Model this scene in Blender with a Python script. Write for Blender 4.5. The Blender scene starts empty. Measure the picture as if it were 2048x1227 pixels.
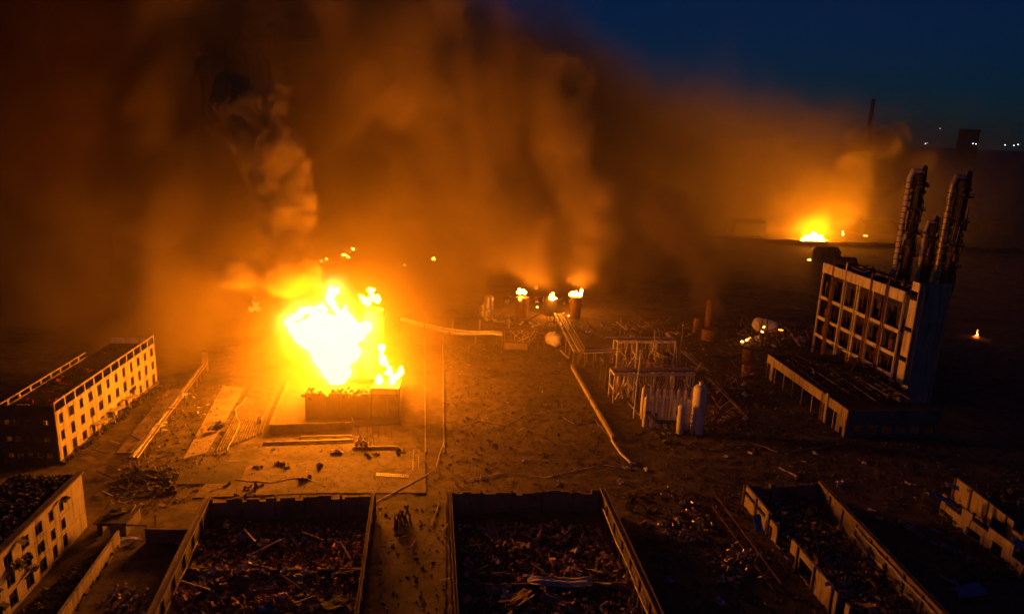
import bpy, bmesh, math, random
from mathutils import Vector, Matrix, Euler, noise as mnoise
D=bpy.data; SC=bpy.context.scene; C=SC.collection
rnd=random.Random(7)
def R(a): return math.radians(a)
# ------------------------------------------------------------ camera
CAM_H=78.; PITCH=R(14.05); ROLL=R(2.3); FPX=1450.
cam=D.cameras.new('camera'); cam.lens=36*FPX/2048; cam.clip_start=.5; cam.clip_end=30000
co=D.objects.new('camera',cam); C.objects.link(co); SC.camera=co
_f=Vector((0,math.cos(PITCH),-math.sin(PITCH))); _u0=Vector((0,math.sin(PITCH),math.cos(PITCH))); _r0=Vector((1,0,0))
_up=_u0*math.cos(ROLL)-_r0*math.sin(ROLL); _rt=_r0*math.cos(ROLL)+_u0*math.sin(ROLL)
_m=Matrix((_rt,_up,-_f)).transposed().to_4x4(); _m.translation=(0,0,CAM_H); co.matrix_world=_m
def ray(x,y): return _f+_rt*((x-1024)/FPX)+_up*((613.5-y)/FPX)
def G(x,y,z=0.):                     # survey: photo pixel -> world point at height z
    d=ray(x,y); return Vector((0,0,CAM_H))+d*((z-CAM_H)/d.z)
def A(x,y,Y):                        # survey: photo pixel -> world point at distance Y
    d=ray(x,y); return Vector((0,0,CAM_H))+d*(Y/d.y)
# ------------------------------------------------------------ dusk sky, exposure
w=D.worlds.new('World'); SC.world=w; w.use_nodes=True
_nt=w.node_tree; _bg=_nt.nodes['Background']; sky=_nt.nodes.new('ShaderNodeTexSky'); sky.sky_type='NISHITA'; sky.sun_disc=False
sky.sun_elevation=R(3.6); sky.sun_rotation=R(180); sky.air_density=1.; sky.dust_density=0.; sky.ozone_density=8.5
_bg.inputs[1].default_value=.019
_nt.links.new(sky.outputs[0],_bg.inputs[0])
vs=SC.view_settings; vs.view_transform='Standard'; vs.look='None'; vs.exposure=0; vs.gamma=1; vs.use_curve_mapping=False
cy=SC.cycles; cy.volume_bounces=1; cy.max_bounces=4; cy.diffuse_bounces=2; cy.use_denoising=True; cy.volume_step_rate=1.7; cy.use_adaptive_sampling=True; cy.adaptive_threshold=.025; cy.volume_max_steps=300
cy.sample_clamp_indirect=4.
# ------------------------------------------------------------ materials
def nodes(name):
    m=D.materials.new(name); m.use_nodes=True; return m,m.node_tree
def mt(name,col,var=.35,scale=.6,rough=.85,metal=0.,soot=.5,sscale=.12,island=0.,bump=.25,streak=False):
    m,t=nodes(name); b=t.nodes['Principled BSDF']; N=t.nodes.new; L=t.links.new
    b.inputs['Roughness'].default_value=rough; b.inputs['Metallic'].default_value=metal
    g=N('ShaderNodeNewGeometry'); n1=N('ShaderNodeTexNoise'); n1.inputs['Scale'].default_value=scale; n1.inputs['Detail'].default_value=8; n1.inputs['Roughness'].default_value=.65
    L(g.outputs['Position'],n1.inputs['Vector'])
    mx=N('ShaderNodeMix'); mx.data_type='RGBA'; mx.inputs[6].default_value=(*[c*(1-var) for c in col],1); mx.inputs[7].default_value=(*[min(.9,c*(1+var)) for c in col],1)
    r1=N('ShaderNodeMapRange'); r1.inputs[1].default_value=.3; r1.inputs[2].default_value=.7; L(n1.outputs[0],r1.inputs[0]); L(r1.outputs[0],mx.inputs[0])
    out=mx.outputs[2]
    if soot:
        n2=N('ShaderNodeTexNoise'); n2.inputs['Scale'].default_value=sscale; n2.inputs['Detail'].default_value=7; n2.inputs['Roughness'].default_value=.6
        if streak:
            mp=N('ShaderNodeMapping'); mp.inputs['Scale'].default_value=(3,3,.35); L(g.outputs['Position'],mp.inputs['Vector']); L(mp.outputs[0],n2.inputs['Vector'])
        else: L(g.outputs['Position'],n2.inputs['Vector'])
        r2=N('ShaderNodeMapRange'); r2.inputs[1].default_value=.5; r2.inputs[2].default_value=.68; r2.inputs[3].default_value=0; r2.inputs[4].default_value=soot; L(n2.outputs[0],r2.inputs[0])
        m2=N('ShaderNodeMix'); m2.data_type='RGBA'; m2.inputs[7].default_value=(.02,.017,.015,1); L(r2.outputs[0],m2.inputs[0]); L(out,m2.inputs[6]); out=m2.outputs[2]
    if island:
        r3=N('ShaderNodeMapRange'); r3.inputs[3].default_value=1-island; r3.inputs[4].default_value=1+island; L(g.outputs['Random Per Island'],r3.inputs[0])
        m3=N('ShaderNodeMix'); m3.data_type='RGBA'; m3.blend_type='MULTIPLY'; m3.inputs[0].default_value=1; L(out,m3.inputs[6]); L(r3.outputs[0],m3.inputs[7]); out=m3.outputs[2]
    L(out,b.inputs['Base Color'])
    if bump:
        bp=N('ShaderNodeBump'); bp.inputs['Strength'].default_value=bump; bp.inputs['Distance'].default_value=.3; L(n1.outputs[0],bp.inputs['Height']); L(bp.outputs[0],b.inputs['Normal'])
    return m
def fire_mat(name,col,s):
    m,t=nodes(name); t.nodes.clear(); o=t.nodes.new('ShaderNodeOutputMaterial'); e=t.nodes.new('ShaderNodeEmission')
    e.inputs[0].default_value=(*col,1); e.inputs[1].default_value=s; t.links.new(e.outputs[0],o.inputs[0]); return m
FIRE=(1,.235,.0056)
M=dict(
 soil=mt('soil',(.115,.088,.055),.55,.35,.95,soot=.75,sscale=.07,bump=.8),
 concrete=mt('concrete',(.165,.13,.088),.4,.5,.9,soot=.7,sscale=.11,bump=.3),
 road=mt('road_concrete',(.27,.22,.15),.3,.3,.85,soot=.6,sscale=.13,bump=.3),
 pav=mt('dirty_concrete',(.105,.085,.058),.4,.4,.92,soot=.8,sscale=.09,bump=.4),
 char_and_shade=mt('charred_shaded_floor',(.09,.08,.07),.4,.4,.92,soot=.7,sscale=.1,bump=.5),  # burnt patches; also paints the shade on the bund floor
 plaster=mt('plaster',(.42,.38,.30),.16,.5,.9,soot=.62,sscale=.3,streak=True,bump=.15),
 white=mt('white_paint',(.8,.78,.74),.08,.5,.6,soot=.5,sscale=.2,streak=True,bump=.1),
 wall=mt('grey_render',(.20,.185,.165),.25,.5,.9,soot=.6,sscale=.12,bump=.3),
 inside=mt('sooted_shaded_concrete',(.07,.065,.06),.4,.5,.95,soot=.7,bump=.3),  # sooty interiors; also paints the shade of the near gables
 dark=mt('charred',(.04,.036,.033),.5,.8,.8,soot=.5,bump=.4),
 rust=mt('rusty_steel',(.19,.095,.055),.45,.9,.7,soot=.6,sscale=.3,bump=.3),
 red=mt('red_lead_steel',(.18,.04,.02),.35,.7,.65,soot=.55,sscale=.3,bump=.2),
 steel=mt('galvanised_steel',(.42,.41,.39),.25,.8,.4,.6,soot=.5,sscale=.35,bump=.2),
 pale=mt('pale_tank_paint',(.74,.72,.68),.15,.6,.55,soot=.45,sscale=.25,streak=True,bump=.15),
 lag=mt('aluminium_lagging',(.5,.48,.45),.3,1.5,.4,.5,soot=.6,sscale=.35,bump=.4),
 drum=mt('drum_steel',(.4,.37,.33),.4,1.2,.3,.9,soot=.6,sscale=.5,island=.5,bump=.1),
 brick=mt('brick_rubble',(.40,.24,.15),.5,1.2,.9,soot=.35,sscale=.25,island=.8,bump=0),
 rubble=mt('rubble_mix',(.085,.07,.05),.4,1.2,.9,soot=.3,sscale=.3,island=.75,bump=0),
 scrap=mt('scrap_mix',(.34,.31,.28),.3,1.2,.7,soot=.3,sscale=.3,island=.6,bump=0),
 blue=mt('skylight_tinted_sheet',(.12,.26,.5),.3,1.,.7,soot=.4,bump=.2),  # blue of the dusk skylight put into the sheet colour
 sheet=mt('pale_sheet',(.55,.53,.5),.3,1.,.55,soot=.4,sscale=.4,bump=.3),
 tarp=mt('red_tarpaulin',(.45,.06,.03),.3,1.,.7,soot=.3,bump=.2),
 land=mt('far_land',(.05,.05,.045),.5,.02,.95,soot=.5,sscale=.004,bump=0),
 fire=fire_mat('fire',FIRE,190),
 fire_s=fire_mat('small_fire',(1,.24,.012),80),
 fire_t=fire_mat('tank_fire',(1,.24,.012),230),
 ember_far=fire_mat('hazy_fire',(1,.26,.02),260),
 fire_d=fire_mat('dull_fire',(1,.13,.01),2.2),
 ember=fire_mat('ember',(1,.3,.05),16),
 lamp=fire_mat('cool_lamp',(.75,.9,1),10),
 lampw=fire_mat('warm_lamp',(1,.7,.4),7),
)
# ------------------------------------------------------------ mesh helpers
ORD=['leftmost','second from left','third from left','fourth from left','fifth from left','sixth from left','seventh from left','eighth from left','ninth from left','tenth from left']
def tag(o,label=None,cat=None,group=None,kind=None):
    if cat and not kind: kind='thing'
    if label: o['label']=label
    if cat: o['category']=cat
    if group: o['group']=group
    if kind: o['kind']=kind
    return o
class MB:
    def __init__(s): s.v=[]; s.f=[]; s.sm=False
    def add(s,v,f):
        b=len(s.v); s.v+= [tuple(p) for p in v]; s.f+=[tuple(i+b for i in q) for q in f]; return s
    def box(s,x0,x1,y0,y1,z0,z1):
        return s.add([(x,y,z) for x in (x0,x1) for y in (y0,y1) for z in (z0,z1)],[(0,1,3,2),(4,6,7,5),(0,4,5,1),(2,3,7,6),(0,2,6,4),(1,5,7,3)])
    def bar(s,a,b,w,h=None,up=(0,0,1)):
        a,b=Vector(a),Vector(b); h=h or w; d=(b-a).normalized(); u=Vector(up)
        if abs(d.dot(u))>.97: u=Vector((1,0,0))
        x=d.cross(u).normalized()*w/2; y=x.cross(d).normalized()*h/2
        return s.add([p+i*x+j*y for p in (a,b) for i,j in ((-1,-1),(1,-1),(1,1),(-1,1))],[(3,2,1,0),(4,5,6,7),(0,1,5,4),(1,2,6,5),(2,3,7,6),(3,0,4,7)])
    def tube(s,pts,r,n=8,cap=True):
        pts=[Vector(p) for p in pts]; rs=r if isinstance(r,(list,tuple)) else [r]*len(pts); b=len(s.v); N=len(pts); x=None
        for i,p in enumerate(pts):
            d=(pts[min(i+1,N-1)]-pts[max(i-1,0)]).normalized()
            if x is None: x=d.cross(Vector((0,0,1)) if abs(d.z)<.9 else Vector((1,0,0))).normalized()
            else: x=(x-d*x.dot(d)).normalized()
            y=d.cross(x)
            for k in range(n):
                a=2*math.pi*k/n; s.v.append(tuple(p+(x*math.cos(a)+y*math.sin(a))*rs[i]))
        for i in range(N-1):
            for k in range(n): s.f.append((b+i*n+k,b+i*n+(k+1)%n,b+(i+1)*n+(k+1)%n,b+(i+1)*n+k))
        if cap: s.f.append(tuple(b+k for k in range(n))[::-1]); s.f.append(tuple(b+(N-1)*n+k for k in range(n)))
        s.sm=True; return s
    def lathe(s,prof,n=20,c=(0,0),close=True):   # prof [(r,z)...]
        return s.tube([(c[0],c[1],z+i*1e-5) for i,(r,z) in enumerate(prof)],[max(r,.01) for r,z in prof],n,close)
    def holed(s,La,Lb,holes,t,fn):       # wall of La x Lb with rectangular openings, thickness t; fn(a,b,depth)->xyz
        ca=sorted({0,La}|{max(0,min(La,h[0])) for h in holes}|{max(0,min(La,h[1])) for h in holes}); cb=sorted({0,Lb}|{max(0,min(Lb,h[2])) for h in holes}|{max(0,min(Lb,h[3])) for h in holes})
        na,nb=len(ca)-1,len(cb)-1; idx={}
        sol=lambda i,j: 0<=i<na and 0<=j<nb and not any(h[0]<(ca[i]+ca[i+1])/2<h[1] and h[2]<(cb[j]+cb[j+1])/2<h[3] for h in holes)
        def V(i,j,d):
            k=(i,j,d)
            if k not in idx: idx[k]=len(s.v); s.v.append(tuple(fn(ca[i],cb[j],d*t)))
            return idx[k]
        for i in range(na):
            for j in range(nb):
                if not sol(i,j): continue
                s.f.append((V(i,j,0),V(i+1,j,0),V(i+1,j+1,0),V(i,j+1,0))); s.f.append((V(i,j,1),V(i,j+1,1),V(i+1,j+1,1),V(i+1,j,1)))
                for di,dj,p,q in ((-1,0,(i,j+1),(i,j)),(1,0,(i+1,j),(i+1,j+1)),(0,-1,(i,j),(i+1,j)),(0,1,(i+1,j+1),(i,j+1))):
                    if not sol(i+di,j+dj): s.f.append((V(*p,0),V(*p,1),V(*q,1),V(*q,0)))
        return s
    def shard(s,p,sz,flat=.3):
        e=Euler((rnd.uniform(-.6,.6),rnd.uniform(-.6,.6),rnd.uniform(0,6.3))).to_matrix()
        a,b,c=sz*rnd.uniform(.5,1.5),sz*rnd.uniform(.3,1.),sz*rnd.uniform(.1,.9)*flat*2
        P=[Vector((x*a*rnd.uniform(.6,1),y*b*rnd.uniform(.6,1),z*c*rnd.uniform(.6,1))) for x in (-.5,.5) for y in (-.5,.5) for z in (-.5,.5)]
        return s.add([e@q+Vector(p)+Vector((0,0,c*.3)) for q in P],[(0,1,3,2),(4,6,7,5),(0,4,5,1),(2,3,7,6),(0,2,6,4),(1,5,7,3)])
    def crumple(s,p,a,b,amp,n=5,rz=0.,tilt=(0,0)):   # bent sheet with thickness
        e=Euler((tilt[0],tilt[1],rz)).to_matrix(); o=Vector((rnd.uniform(0,99),rnd.uniform(0,99),0)); top=[]
        for i in range(n+1):
            for j in range(n+1):
                u,v=(i/n-.5),(j/n-.5); z=mnoise.noise(Vector((u*2.6,v*2.6,0))+o)*amp
                top.append(Vector((u*a*(1+.2*mnoise.noise(o+Vector((v*3,5,0)))),v*b*(1+.2*mnoise.noise(o+Vector((u*3,9,0)))),z)))
        zm=min(q.z for q in top) if not any(tilt) else 0
        V=[e@(q-Vector((0,0,zm-.03)))+Vector(p) for q in top]+[e@(q-Vector((0,0,zm+.03)))+Vector(p) for q in top]; k=(n+1)**2; F=[]
        for i in range(n):
            for j in range(n):
                q=(i*(n+1)+j,(i+1)*(n+1)+j,(i+1)*(n+1)+j+1,i*(n+1)+j+1); F.append(q); F.append(tuple(x+k for x in q[::-1]))
        for i in range(n):
            for a_,b_ in ((i*(n+1),(i+1)*(n+1)),((i+1)*(n+1)+n,i*(n+1)+n),(i+1,i),(n*(n+1)+i,n*(n+1)+i+1)): F.append((a_,a_+k,b_+k,b_))
        return s.add(V,F)
    def mesh(s,name,m):
        me=D.meshes.new(name); me.from_pydata(s.v,[],s.f); me.materials.append(M[m] if isinstance(m,str) else m)
        if s.sm: me.shade_smooth(); me.set_sharp_from_angle(angle=R(40))
        return me
    def build(s,name,m,parent=None,loc=None,rz=0,**k):
        o=D.objects.new(name,s.mesh(name,m)); C.objects.link(o); o.parent=parent
        if loc is not None: o.location=loc
        o.rotation_euler.z=rz
        return tag(o,**k) if k else o
def thing(name,label,cat,loc,rz=0,group=None):
    o=D.objects.new(name,None); C.objects.link(o); o.location=loc; o.rotation_euler=(0,0,rz); return tag(o,label,cat,group)
def inst(name,me,parent,loc,rot=(0,0,0),sc=(1,1,1)):
    o=D.objects.new(name,me); C.objects.link(o); o.parent=parent; o.location=loc; o.rotation_euler=rot; o.scale=sc; return o
def copy_tree(o,parent=None):
    c=o.copy(); C.objects.link(c); c.parent=parent
    for ch in list(o.children): copy_tree(ch,c)
    return c
SITE=R(7.2)
def Vd(a): return Vector((-math.sin(a),math.cos(a),0))
def heading(p,q): d=q-p; return math.atan2(-d.x,d.y)      # rz that turns +Y onto p->q
# ------------------------------------------------------------ ground
def gh(x,y):
    p=Vector((x,y,0)); n=mnoise.fractal(p*.09,1.,2.1,4)*.35+mnoise.fractal(p*.42,.9,2.1,3)*.5
    return min(-.03,-.16+n*.42)
xs=[-9000,-4000,-2000,-900,-500,-300,-220]+[-170+i*.85 for i in range(401)]+[220,300,500,900,2000,4000,9000]
ys=[-300,0,50]+[84+i*.85 for i in range(292)]+[340,360,400,470,560,700,1000,1600,3000,6000,11000]
me=D.meshes.new('ground'); nx,ny=len(xs),len(ys)
me.from_pydata([(x,y,gh(x,y) if -172<x<172 and 82<y<335 else -.2) for y in ys for x in xs],[],[(j*nx+i,j*nx+i+1,(j+1)*nx+i+1,(j+1)*nx+i) for j in range(ny-1) for i in range(nx-1)])
me.materials.append(M['soil']); me.shade_smooth(); o=D.objects.new('ground',me); C.objects.link(o); tag(o,kind='structure')
def slab(name,pts,z0,z1,m):             # a flat sheet with its own thickness on the ground
    P=[G(*p) for p in pts]; n=len(P); mb=MB()
    mb.add([(p.x,p.y,z1) for p in P]+[(p.x,p.y,z0) for p in P],[tuple(range(n))]+[(i,i+n,(i+1)%n+n,(i+1)%n) for i in range(n)])
    return tag(mb.build(name,m),kind='structure')
slab('road',[(366,917),(412,905),(489,776),(446,770)],-.3,.05,'road')
slab('pavement',[(232,905),(262,905),(365,778),(338,775)],-.3,.03,'road')
slab('apron',[(385,995),(640,985),(852,985),(850,905),(700,884),(530,888),(470,905)],-.3,.06,'concrete')
slab('lane',[(760,1300),(890,1300),(893,1000),(757,1000)],-.3,.04,'pav')
slab('scorched_ground',[(352,968),(480,966),(497,922),(395,925)],-.3,.075,'char_and_shade')
slab('scorched_ground',[(240,1000),(345,985),(372,930),(285,938)],-.3,.03,'char_and_shade')
slab('bund_floor',[(547,858),(705,853),(800,846),(802,772),(580,774)],-.3,.05,'char_and_shade')  # shadow and smoke veil over the floor put into its dark colour
for pts in (((851,905),(849,672)),((888,905),(885,668))):
    a,b=G(*pts[0]),G(*pts[1]); MB().bar((a.x,a.y,.05),(b.x,b.y,.05),.35,.35).build('kerb','road',kind='structure')
# furrows of tipped earth between the road and the bund
mb=MB()
for k in range(16):
    a=G(432+k*6.0,903-k*2.5); b=G(500+k*3.6,775-k*.5); n=26
    for i in range(n):
        p=a.lerp(b,i/n); q=a.lerp(b,(i+1)/n); wv=.35*mnoise.noise(p*.5)
        mb.add([(p.x-.45,p.y,-.15),(p.x+wv*.4,p.y,.24+.18*mnoise.noise(p*1.1)),(p.x+.45,p.y,-.15),(q.x-.45,q.y,-.15),(q.x+.35*mnoise.noise(q*.5)*.4,q.y,.24+.18*mnoise.noise(q*1.1)),(q.x+.45,q.y,-.15)],[(0,3,4,1),(1,4,5,2)])
mb.build('furrowed_earth','soil',kind='stuff')
# ------------------------------------------------------------ shared window mesh
def window_mesh(w,h):                     # frame with one mullion and one transom, in YZ, centred
    mb=MB(); t=.09
    mb.holed(w,h,[(t,w/2-t/2,t,h*.68),(w/2+t/2,w-t,t,h*.68),(t,w/2-t/2,h*.68+t,h-t),(w/2+t/2,w-t,h*.68+t,h-t)],.1,lambda a,b,d:(d,a-w/2,b-h/2)); return mb
def pane_mesh(w,h):
    return MB().box(-.02,.02,-w*.22,w*.22,-h*.3,h*.3).mesh('pane',glass)
glass=mt('smoked_glass',(.03,.03,.035),.2,.5,.12,soot=.3,bump=0)
def block(name,label,p,rz,L,dep,Ht,wins,holes,roofz,mat_,gable_holes=(),ends=(1,1)):
    """long flat-roofed block: facade in the local plane x=0 looking +x, running from y=0 along +y"""
    t=thing(name,label,'building',p,rz)
    MB().holed(L,Ht,[(y-w/2,y+w/2,z-h/2,z+h/2) for y,z,w,h in wins]+list(holes),.35,lambda a,b,d:(-d,a,b)).build('facade',mat_,t)
    for y,s,hh in ((0,0,gable_holes),(L,1,())):
        MB().holed(dep-.36,Ht-.8,list(hh),.3,(lambda a,b,d:(-.36-a,.01+d,b)) if s==0 else (lambda a,b,d:(-.36-a,L-.01-d,b))).build('gable_wall','inside' if s==0 else mat_,t)  # near gable coloured dark for its shade side
    MB().holed(L-.7,roofz,[],.3,lambda a,b,d:(-dep+.01+d,.35+a,b)).build('rear_wall','wall',t)
    MB().box(-dep+.3,-.36,.34,L-.34,roofz-.3,roofz).build('roof','dark',t)
    return t
# ---- four storey block, far one on the left
A0=G(122,930); A1=G(283,686,14.6); A0.z=0; A0b=G(107,805,14.6); rzA=heading(Vector((A0b.x,A0b.y,0)),Vector((A1.x,A1.y,0)))
LA=53.; bay=LA/12
wins=[(bay*(k+.5)+rnd.uniform(-.06,.06),z,1.55+rnd.choice((0,0,0,.25,.5)),2.35+rnd.choice((0,0,.2,.5))) for k in range(12) for z in (1.9,6.0,10.1)]
tops=[(bay*k+.3,bay*(k+1)-.12,12.25,14.25) for k in range(12)]
tops[-1]=(bay*11+.3,LA-.4,12.25,14.25)
brk=[(bay*5.1,bay*6.0,0,2.7),(bay*8.0,bay*8.9,2.9,4.2)]
fourst=block('apartment_block','four storey pale block with blown out windows and an open frame along its roof edge',Vector((A0b.x,A0b.y,0)),rzA,LA,12.4,14.6,wins,tops+brk,12.0,'plaster',
      [(1.2+k*2.1,2.4+k*2.1,z,z+1.3) for k in range(5) for z in (1.2,5.2,9.2)])
fourst['label']='four storey pale block with blown out windows and an open frame along its roof edge'
wm=window_mesh(1.5,2.3).mesh('window','inside'); pm=pane_mesh(1.5,2.3)
for i,(y,z,a,b) in enumerate(wins):
    o=inst('window',wm,fourst,(-.28,y,z))
    if rnd.random()<.4: inst('pane',pm,o,(.05,-.38,-.2))
for z in (3.9,8.0): MB().box(-12.0,-.4,.4,LA-.4,z,z+.2).build('floor_slab','inside',fourst)
rp=MB().holed(LA*.74,1.6,[(k*4.4+.4,k*4.4+4.1,.25,1.3) for k in range(9)],.3,lambda a,b,d:(-12.4-d,a,12.0+b)).build('rear_parapet','plaster',fourst)
for k in range(22):
    MB().crumple((-rnd.uniform(1.5,11),rnd.uniform(3,LA-6),12.02),rnd.uniform(1,3.2),rnd.uniform(.5,1.3),rnd.uniform(.3,.9),4,rnd.uniform(0,3)).build('roof_sheet','tarp' if k%3==0 else 'dark',fourst)
rb=MB()
for k in range(500): rb.shard((-rnd.uniform(.8,11.8),rnd.uniform(.6,LA-1),12.),rnd.uniform(.15,.7))
rb.build('rubble','rubble',fourst,kind='stuff')
for y0,y1 in ((bay*3.2,bay*4.6),(bay*5.0,bay*6.4),(bay*6.9,bay*8.3)):
    MB().bar((.9,y0,3.3),(1.1,y1,2.4),2.0,.18).build('canopy','plaster',fourst)
    MB().bar((1.7,y0+.6,-.2),(1.3,y0+.5,3.1),.25).build('canopy_post','plaster',fourst)
MB().box(-8.,-5.5,.1,.6,12,14.).build('parapet_stub','plaster',fourst); MB().box(-3.2,-2.2,.1,.5,8.,10.2).build('door_reveal','plaster',fourst)
MB().box(-.32,.5,0,LA-.1,-.3,.5).build('plinth','concrete',fourst)
# ---- three storey block, nearest on the left
B1=G(170,1060); BT=G(0,1110,11); ang=heading(Vector((BT.x,BT.y,0)),Vector((-80.0,125.9,0))); LB=44.
B0=Vector((-80.0,124.4,0))-Vd(ang)*LB
wy=[LB-s for s in (8.0,11.6,15.6,19.8,24.6,28.8,33,37.2,41.4)]
wB=[]
for i,y in enumerate(wy):
    for z in (1.9,5.3,8.9): wB.append((y,z,(1.5 if i<2 else 2.2),(2.6 if z<2 else 2.1)))
three=block('tenement_block','three storey pale block with a rubble covered roof and torn window hoods',B0,ang,LB,12.2,11.2,wB,[(wy[3]-1.6,wy[3]+1.9,3.0,3.9)],11.0,'plaster')
wms={}
for i,(y,z,a,b) in enumerate(wB):
    if (a,b) not in wms: wms[a,b]=window_mesh(a-.05,b-.05).mesh('window','inside')
    inst('window',wms[a,b],three,(-.28,y,z))
for z in (3.6,7.1):
    MB().box(-11.8,-.4,.4,LB-.4,z-.1,z+.1).build('floor_slab','inside',three)
    MB().box(.0,.1,0,LB,z-.12,z+.1).build('string_course','plaster',three)
MB().box(-.9,.35,-.2,LB+.25,11.2,11.5).build('eaves','concrete',three)
for k in range(26):
    y=rnd.choice(wy)+rnd.uniform(-2,2); z=rnd.choice((3.4,6.9,10.3,4.2,7.6)); MB().crumple((.75,y,z),1.3,rnd.uniform(1.4,2.6),.5,3,0,(0,rnd.uniform(.1,.9))).build('window_hood','dark',three) if k<11 else None
rb=MB()
for k in range(2600): rb.shard((-rnd.uniform(.9,11.8),rnd.uniform(.4,LB-.4),11.+rnd.uniform(0,.25)),rnd.uniform(.18,.75))
rb.build('rubble','rubble',three,kind='stuff')
rb=MB()
for k in range(260): rb.shard((-rnd.uniform(1,11.4),rnd.uniform(.6,LB-.8),11.2),rnd.uniform(.25,.8),.15)
rb.build('broken_tile','scrap',three,kind='stuff')
# ---- walls and hut beside it
def wall(label,a,b,h,t,m='plaster',coping=True,holes=(),name='boundary_wall'):
    L=(b-a).length; rz=heading(a,b); T=thing(name,label,'wall',a,rz)
    MB().holed(L,h+.3,[(p,q,r+.3,s+.3) for p,q,r,s in holes],t,lambda u,v,d:(t/2-d,u,v-.3)).build('masonry',m,T)
    if coping: MB().box(-t/2-.08,t/2+.08,-.05,L+.05,h,h+.14).build('coping',m,T)
    return T
wall('tall plain wall with its pale face lit, beside the three storey block',G(118,1262),G(239,1087),2.6,.35)
wall('low dark yard wall running from the roofless hall to the small hut',G(292,1082),G(385,1084),2.6,.3,'wall')
HU=thing('guard_hut','small flat roofed hut with a lit doorway behind the plain wall','hut',G(196,1072),R(4))
MB().holed(5.2,2.8,[(.9,2.3,.0,2.2)],.25,lambda a,b,d:(a,d,b)).build('front_wall','wall',HU)
MB().holed(5.2,2.8,[(.8,4.2,.9,2.5)],.25,lambda a,b,d:(a,6.2-d,b)).build('rear_wall','plaster',HU)
for x in (0,4.95): MB().box(x,x+.25,.26,5.94,0,2.8).build('side_wall','wall',HU)
MB().box(-.4,5.6,-.5,6.6,2.8,3.05).build('roof','inside',HU)
MB().crumple((2.4,3.2,3.06),2.8,2.4,.5,4,.4).build('roof_sheet','dark',HU)
LT=thing('lean_to','open lean-to with a slanted end wall beside the small hut','shelter',G(246,1074),R(4))
for x,y in ((.1,.1),(4.2,.1),(4.2,4.2)): MB().box(x,x+.25,y,y+.25,-.2,2.4).build('post','concrete',LT)
MB().bar((0,.2,2.5),(4.6,.2,2.5),.3).build('lintel','concrete',LT)
MB().add([(-.2,.6,0),(-.2,6.,0),(-.2,6.,3.6),(-.2,.6,2.4),(.1,.6,0),(.1,6.,0),(.1,6.,3.6),(.1,.6,2.4)],[(0,3,2,1),(4,5,6,7),(0,1,5,4),(1,2,6,5),(2,3,7,6),(3,0,4,7)]).build('end_wall','plaster',LT)
MB().crumple((1.8,-1.2,.05),4.2,1.6,.5,4,.15).build('fallen_sheet','sheet',LT)
# ---- low pipe trestle between block and road
P0=G(268,934); P1=G(409,742); L=(P1-P0).length
TR=thing('pipe_trestle','long low pipe trestle running between the four storey block and the pale road','pipe rack',P0,heading(P0,P1))
for k in range(16):
    y=L*k/15; mb=MB().box(-1.0,-.75,y-.15,y+.15,-.3,1.9).box(.75,1.0,y-.15,y+.15,-.3,1.9).box(-1.1,1.1,y-.14,y+.14,1.9,2.15); mb.build('support','concrete',TR)
for x,r,m in ((-.85,.14,'rust'),(-.5,.2,'steel'),(-.02,.24,'lag'),(.45,.18,'rust'),(.82,.12,'steel')):
    MB().tube([(x+.1*mnoise.noise(Vector((y*.3,x*9,0))),y,2.2+r+.22*mnoise.noise(Vector((y*.16,x*5,2)))) for y in [L*k/40 for k in range(41)]],r,7).build('pipe',m,TR)
for k in range(9): MB().crumple((rnd.uniform(-.6,1.2),rnd.uniform(2,L*.7),rnd.choice((.1,2.6))),2.4,.8,.5,3,rnd.uniform(0,3)).build('cladding_sheet','sheet',TR)
MB().box(-.9,.9,L+.6,L+1.3,-.3,6.2).build('end_pylon','concrete',TR)
# ------------------------------------------------------------ roofless halls in front
def hall(label,a,b,c,d,h,tl,tr,holes=None,sides='lbr',pipe=None):
    """a far left, b far right, c near left, d near right (points on the wall tops)"""
    a,b,c,d=[Vector((p.x,p.y,0)) for p in (a,b,c,d)]
    T=thing('roofless_hall',label,'ruin',a); Q=lambda p:p-a; walls={}
    for s,p,q in (('l',c,a),('b',a,b),('r',d,b)):
        if s not in sides: continue
        L=(q-p).length; rz=heading(p,q); th=t=dict(l=tl,r=tr,b=.4)[s]
        hs=(holes or {}).get(s,[])
        rag=[]
        if s=='b':
            u=1.
            while u<L-3: q=u+rnd.uniform(.8,3.4); rag.append((u,q,h-rnd.choice((.0,.25,.5,.9,.3)),h+1)); u=q
            rag=[g for g in rag if g[2]<h-.05]
        off=.5*th
        W=MB().holed(L,h+.3,[(u0,u1,v0+.3,v1+.3) for u0,u1,v0,v1 in hs+rag],.42,lambda u,v,dd:(.21-dd,u,v-.3)).build('wall','wall' if s!='l' or not hs else 'plaster',T,Q(p),rz); walls[s]=W
        if s!='b' and not hs:
            MB().box(-t*.5,t*.5,-.1,L+.1,h,h+.28).build('coping','road',W)
            for sx in (-t*.42,t*.42): MB().box(sx-.09,sx+.09,0,L,h+.28,h+.5).build('gutter_edge','concrete',W)
        n=max(2,int(L/5.5))
        for k in range(n+1):
            y=L*k/n
            if any(u0<y<u1 and v1>=h-.05 for u0,u1,v0,v1 in hs): continue
            sgn=1 if s in 'r' else -1
            MB().box(.22,.52,y-.22,y+.22,-.3,h-.01).build('pilaster','concrete',W); MB().box(-.52,-.22,y-.22,y+.22,-.3,h-.01).build('pilaster','concrete',W)
    return walls
z=4.6
hallA=hall('roofless hall nearest the three storey block, walls still whole',G(415,996,z),G(747,986,z),G(268,1300,z),G(704,1300,z),z,1.25,.55)
hallB=hall('roofless hall in the middle with a pipe hung along its wide right wall',G(900,983,z),G(1205,978,z),G(917,1300,z),G(1352,1300,z),z,.6,1.2)
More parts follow.
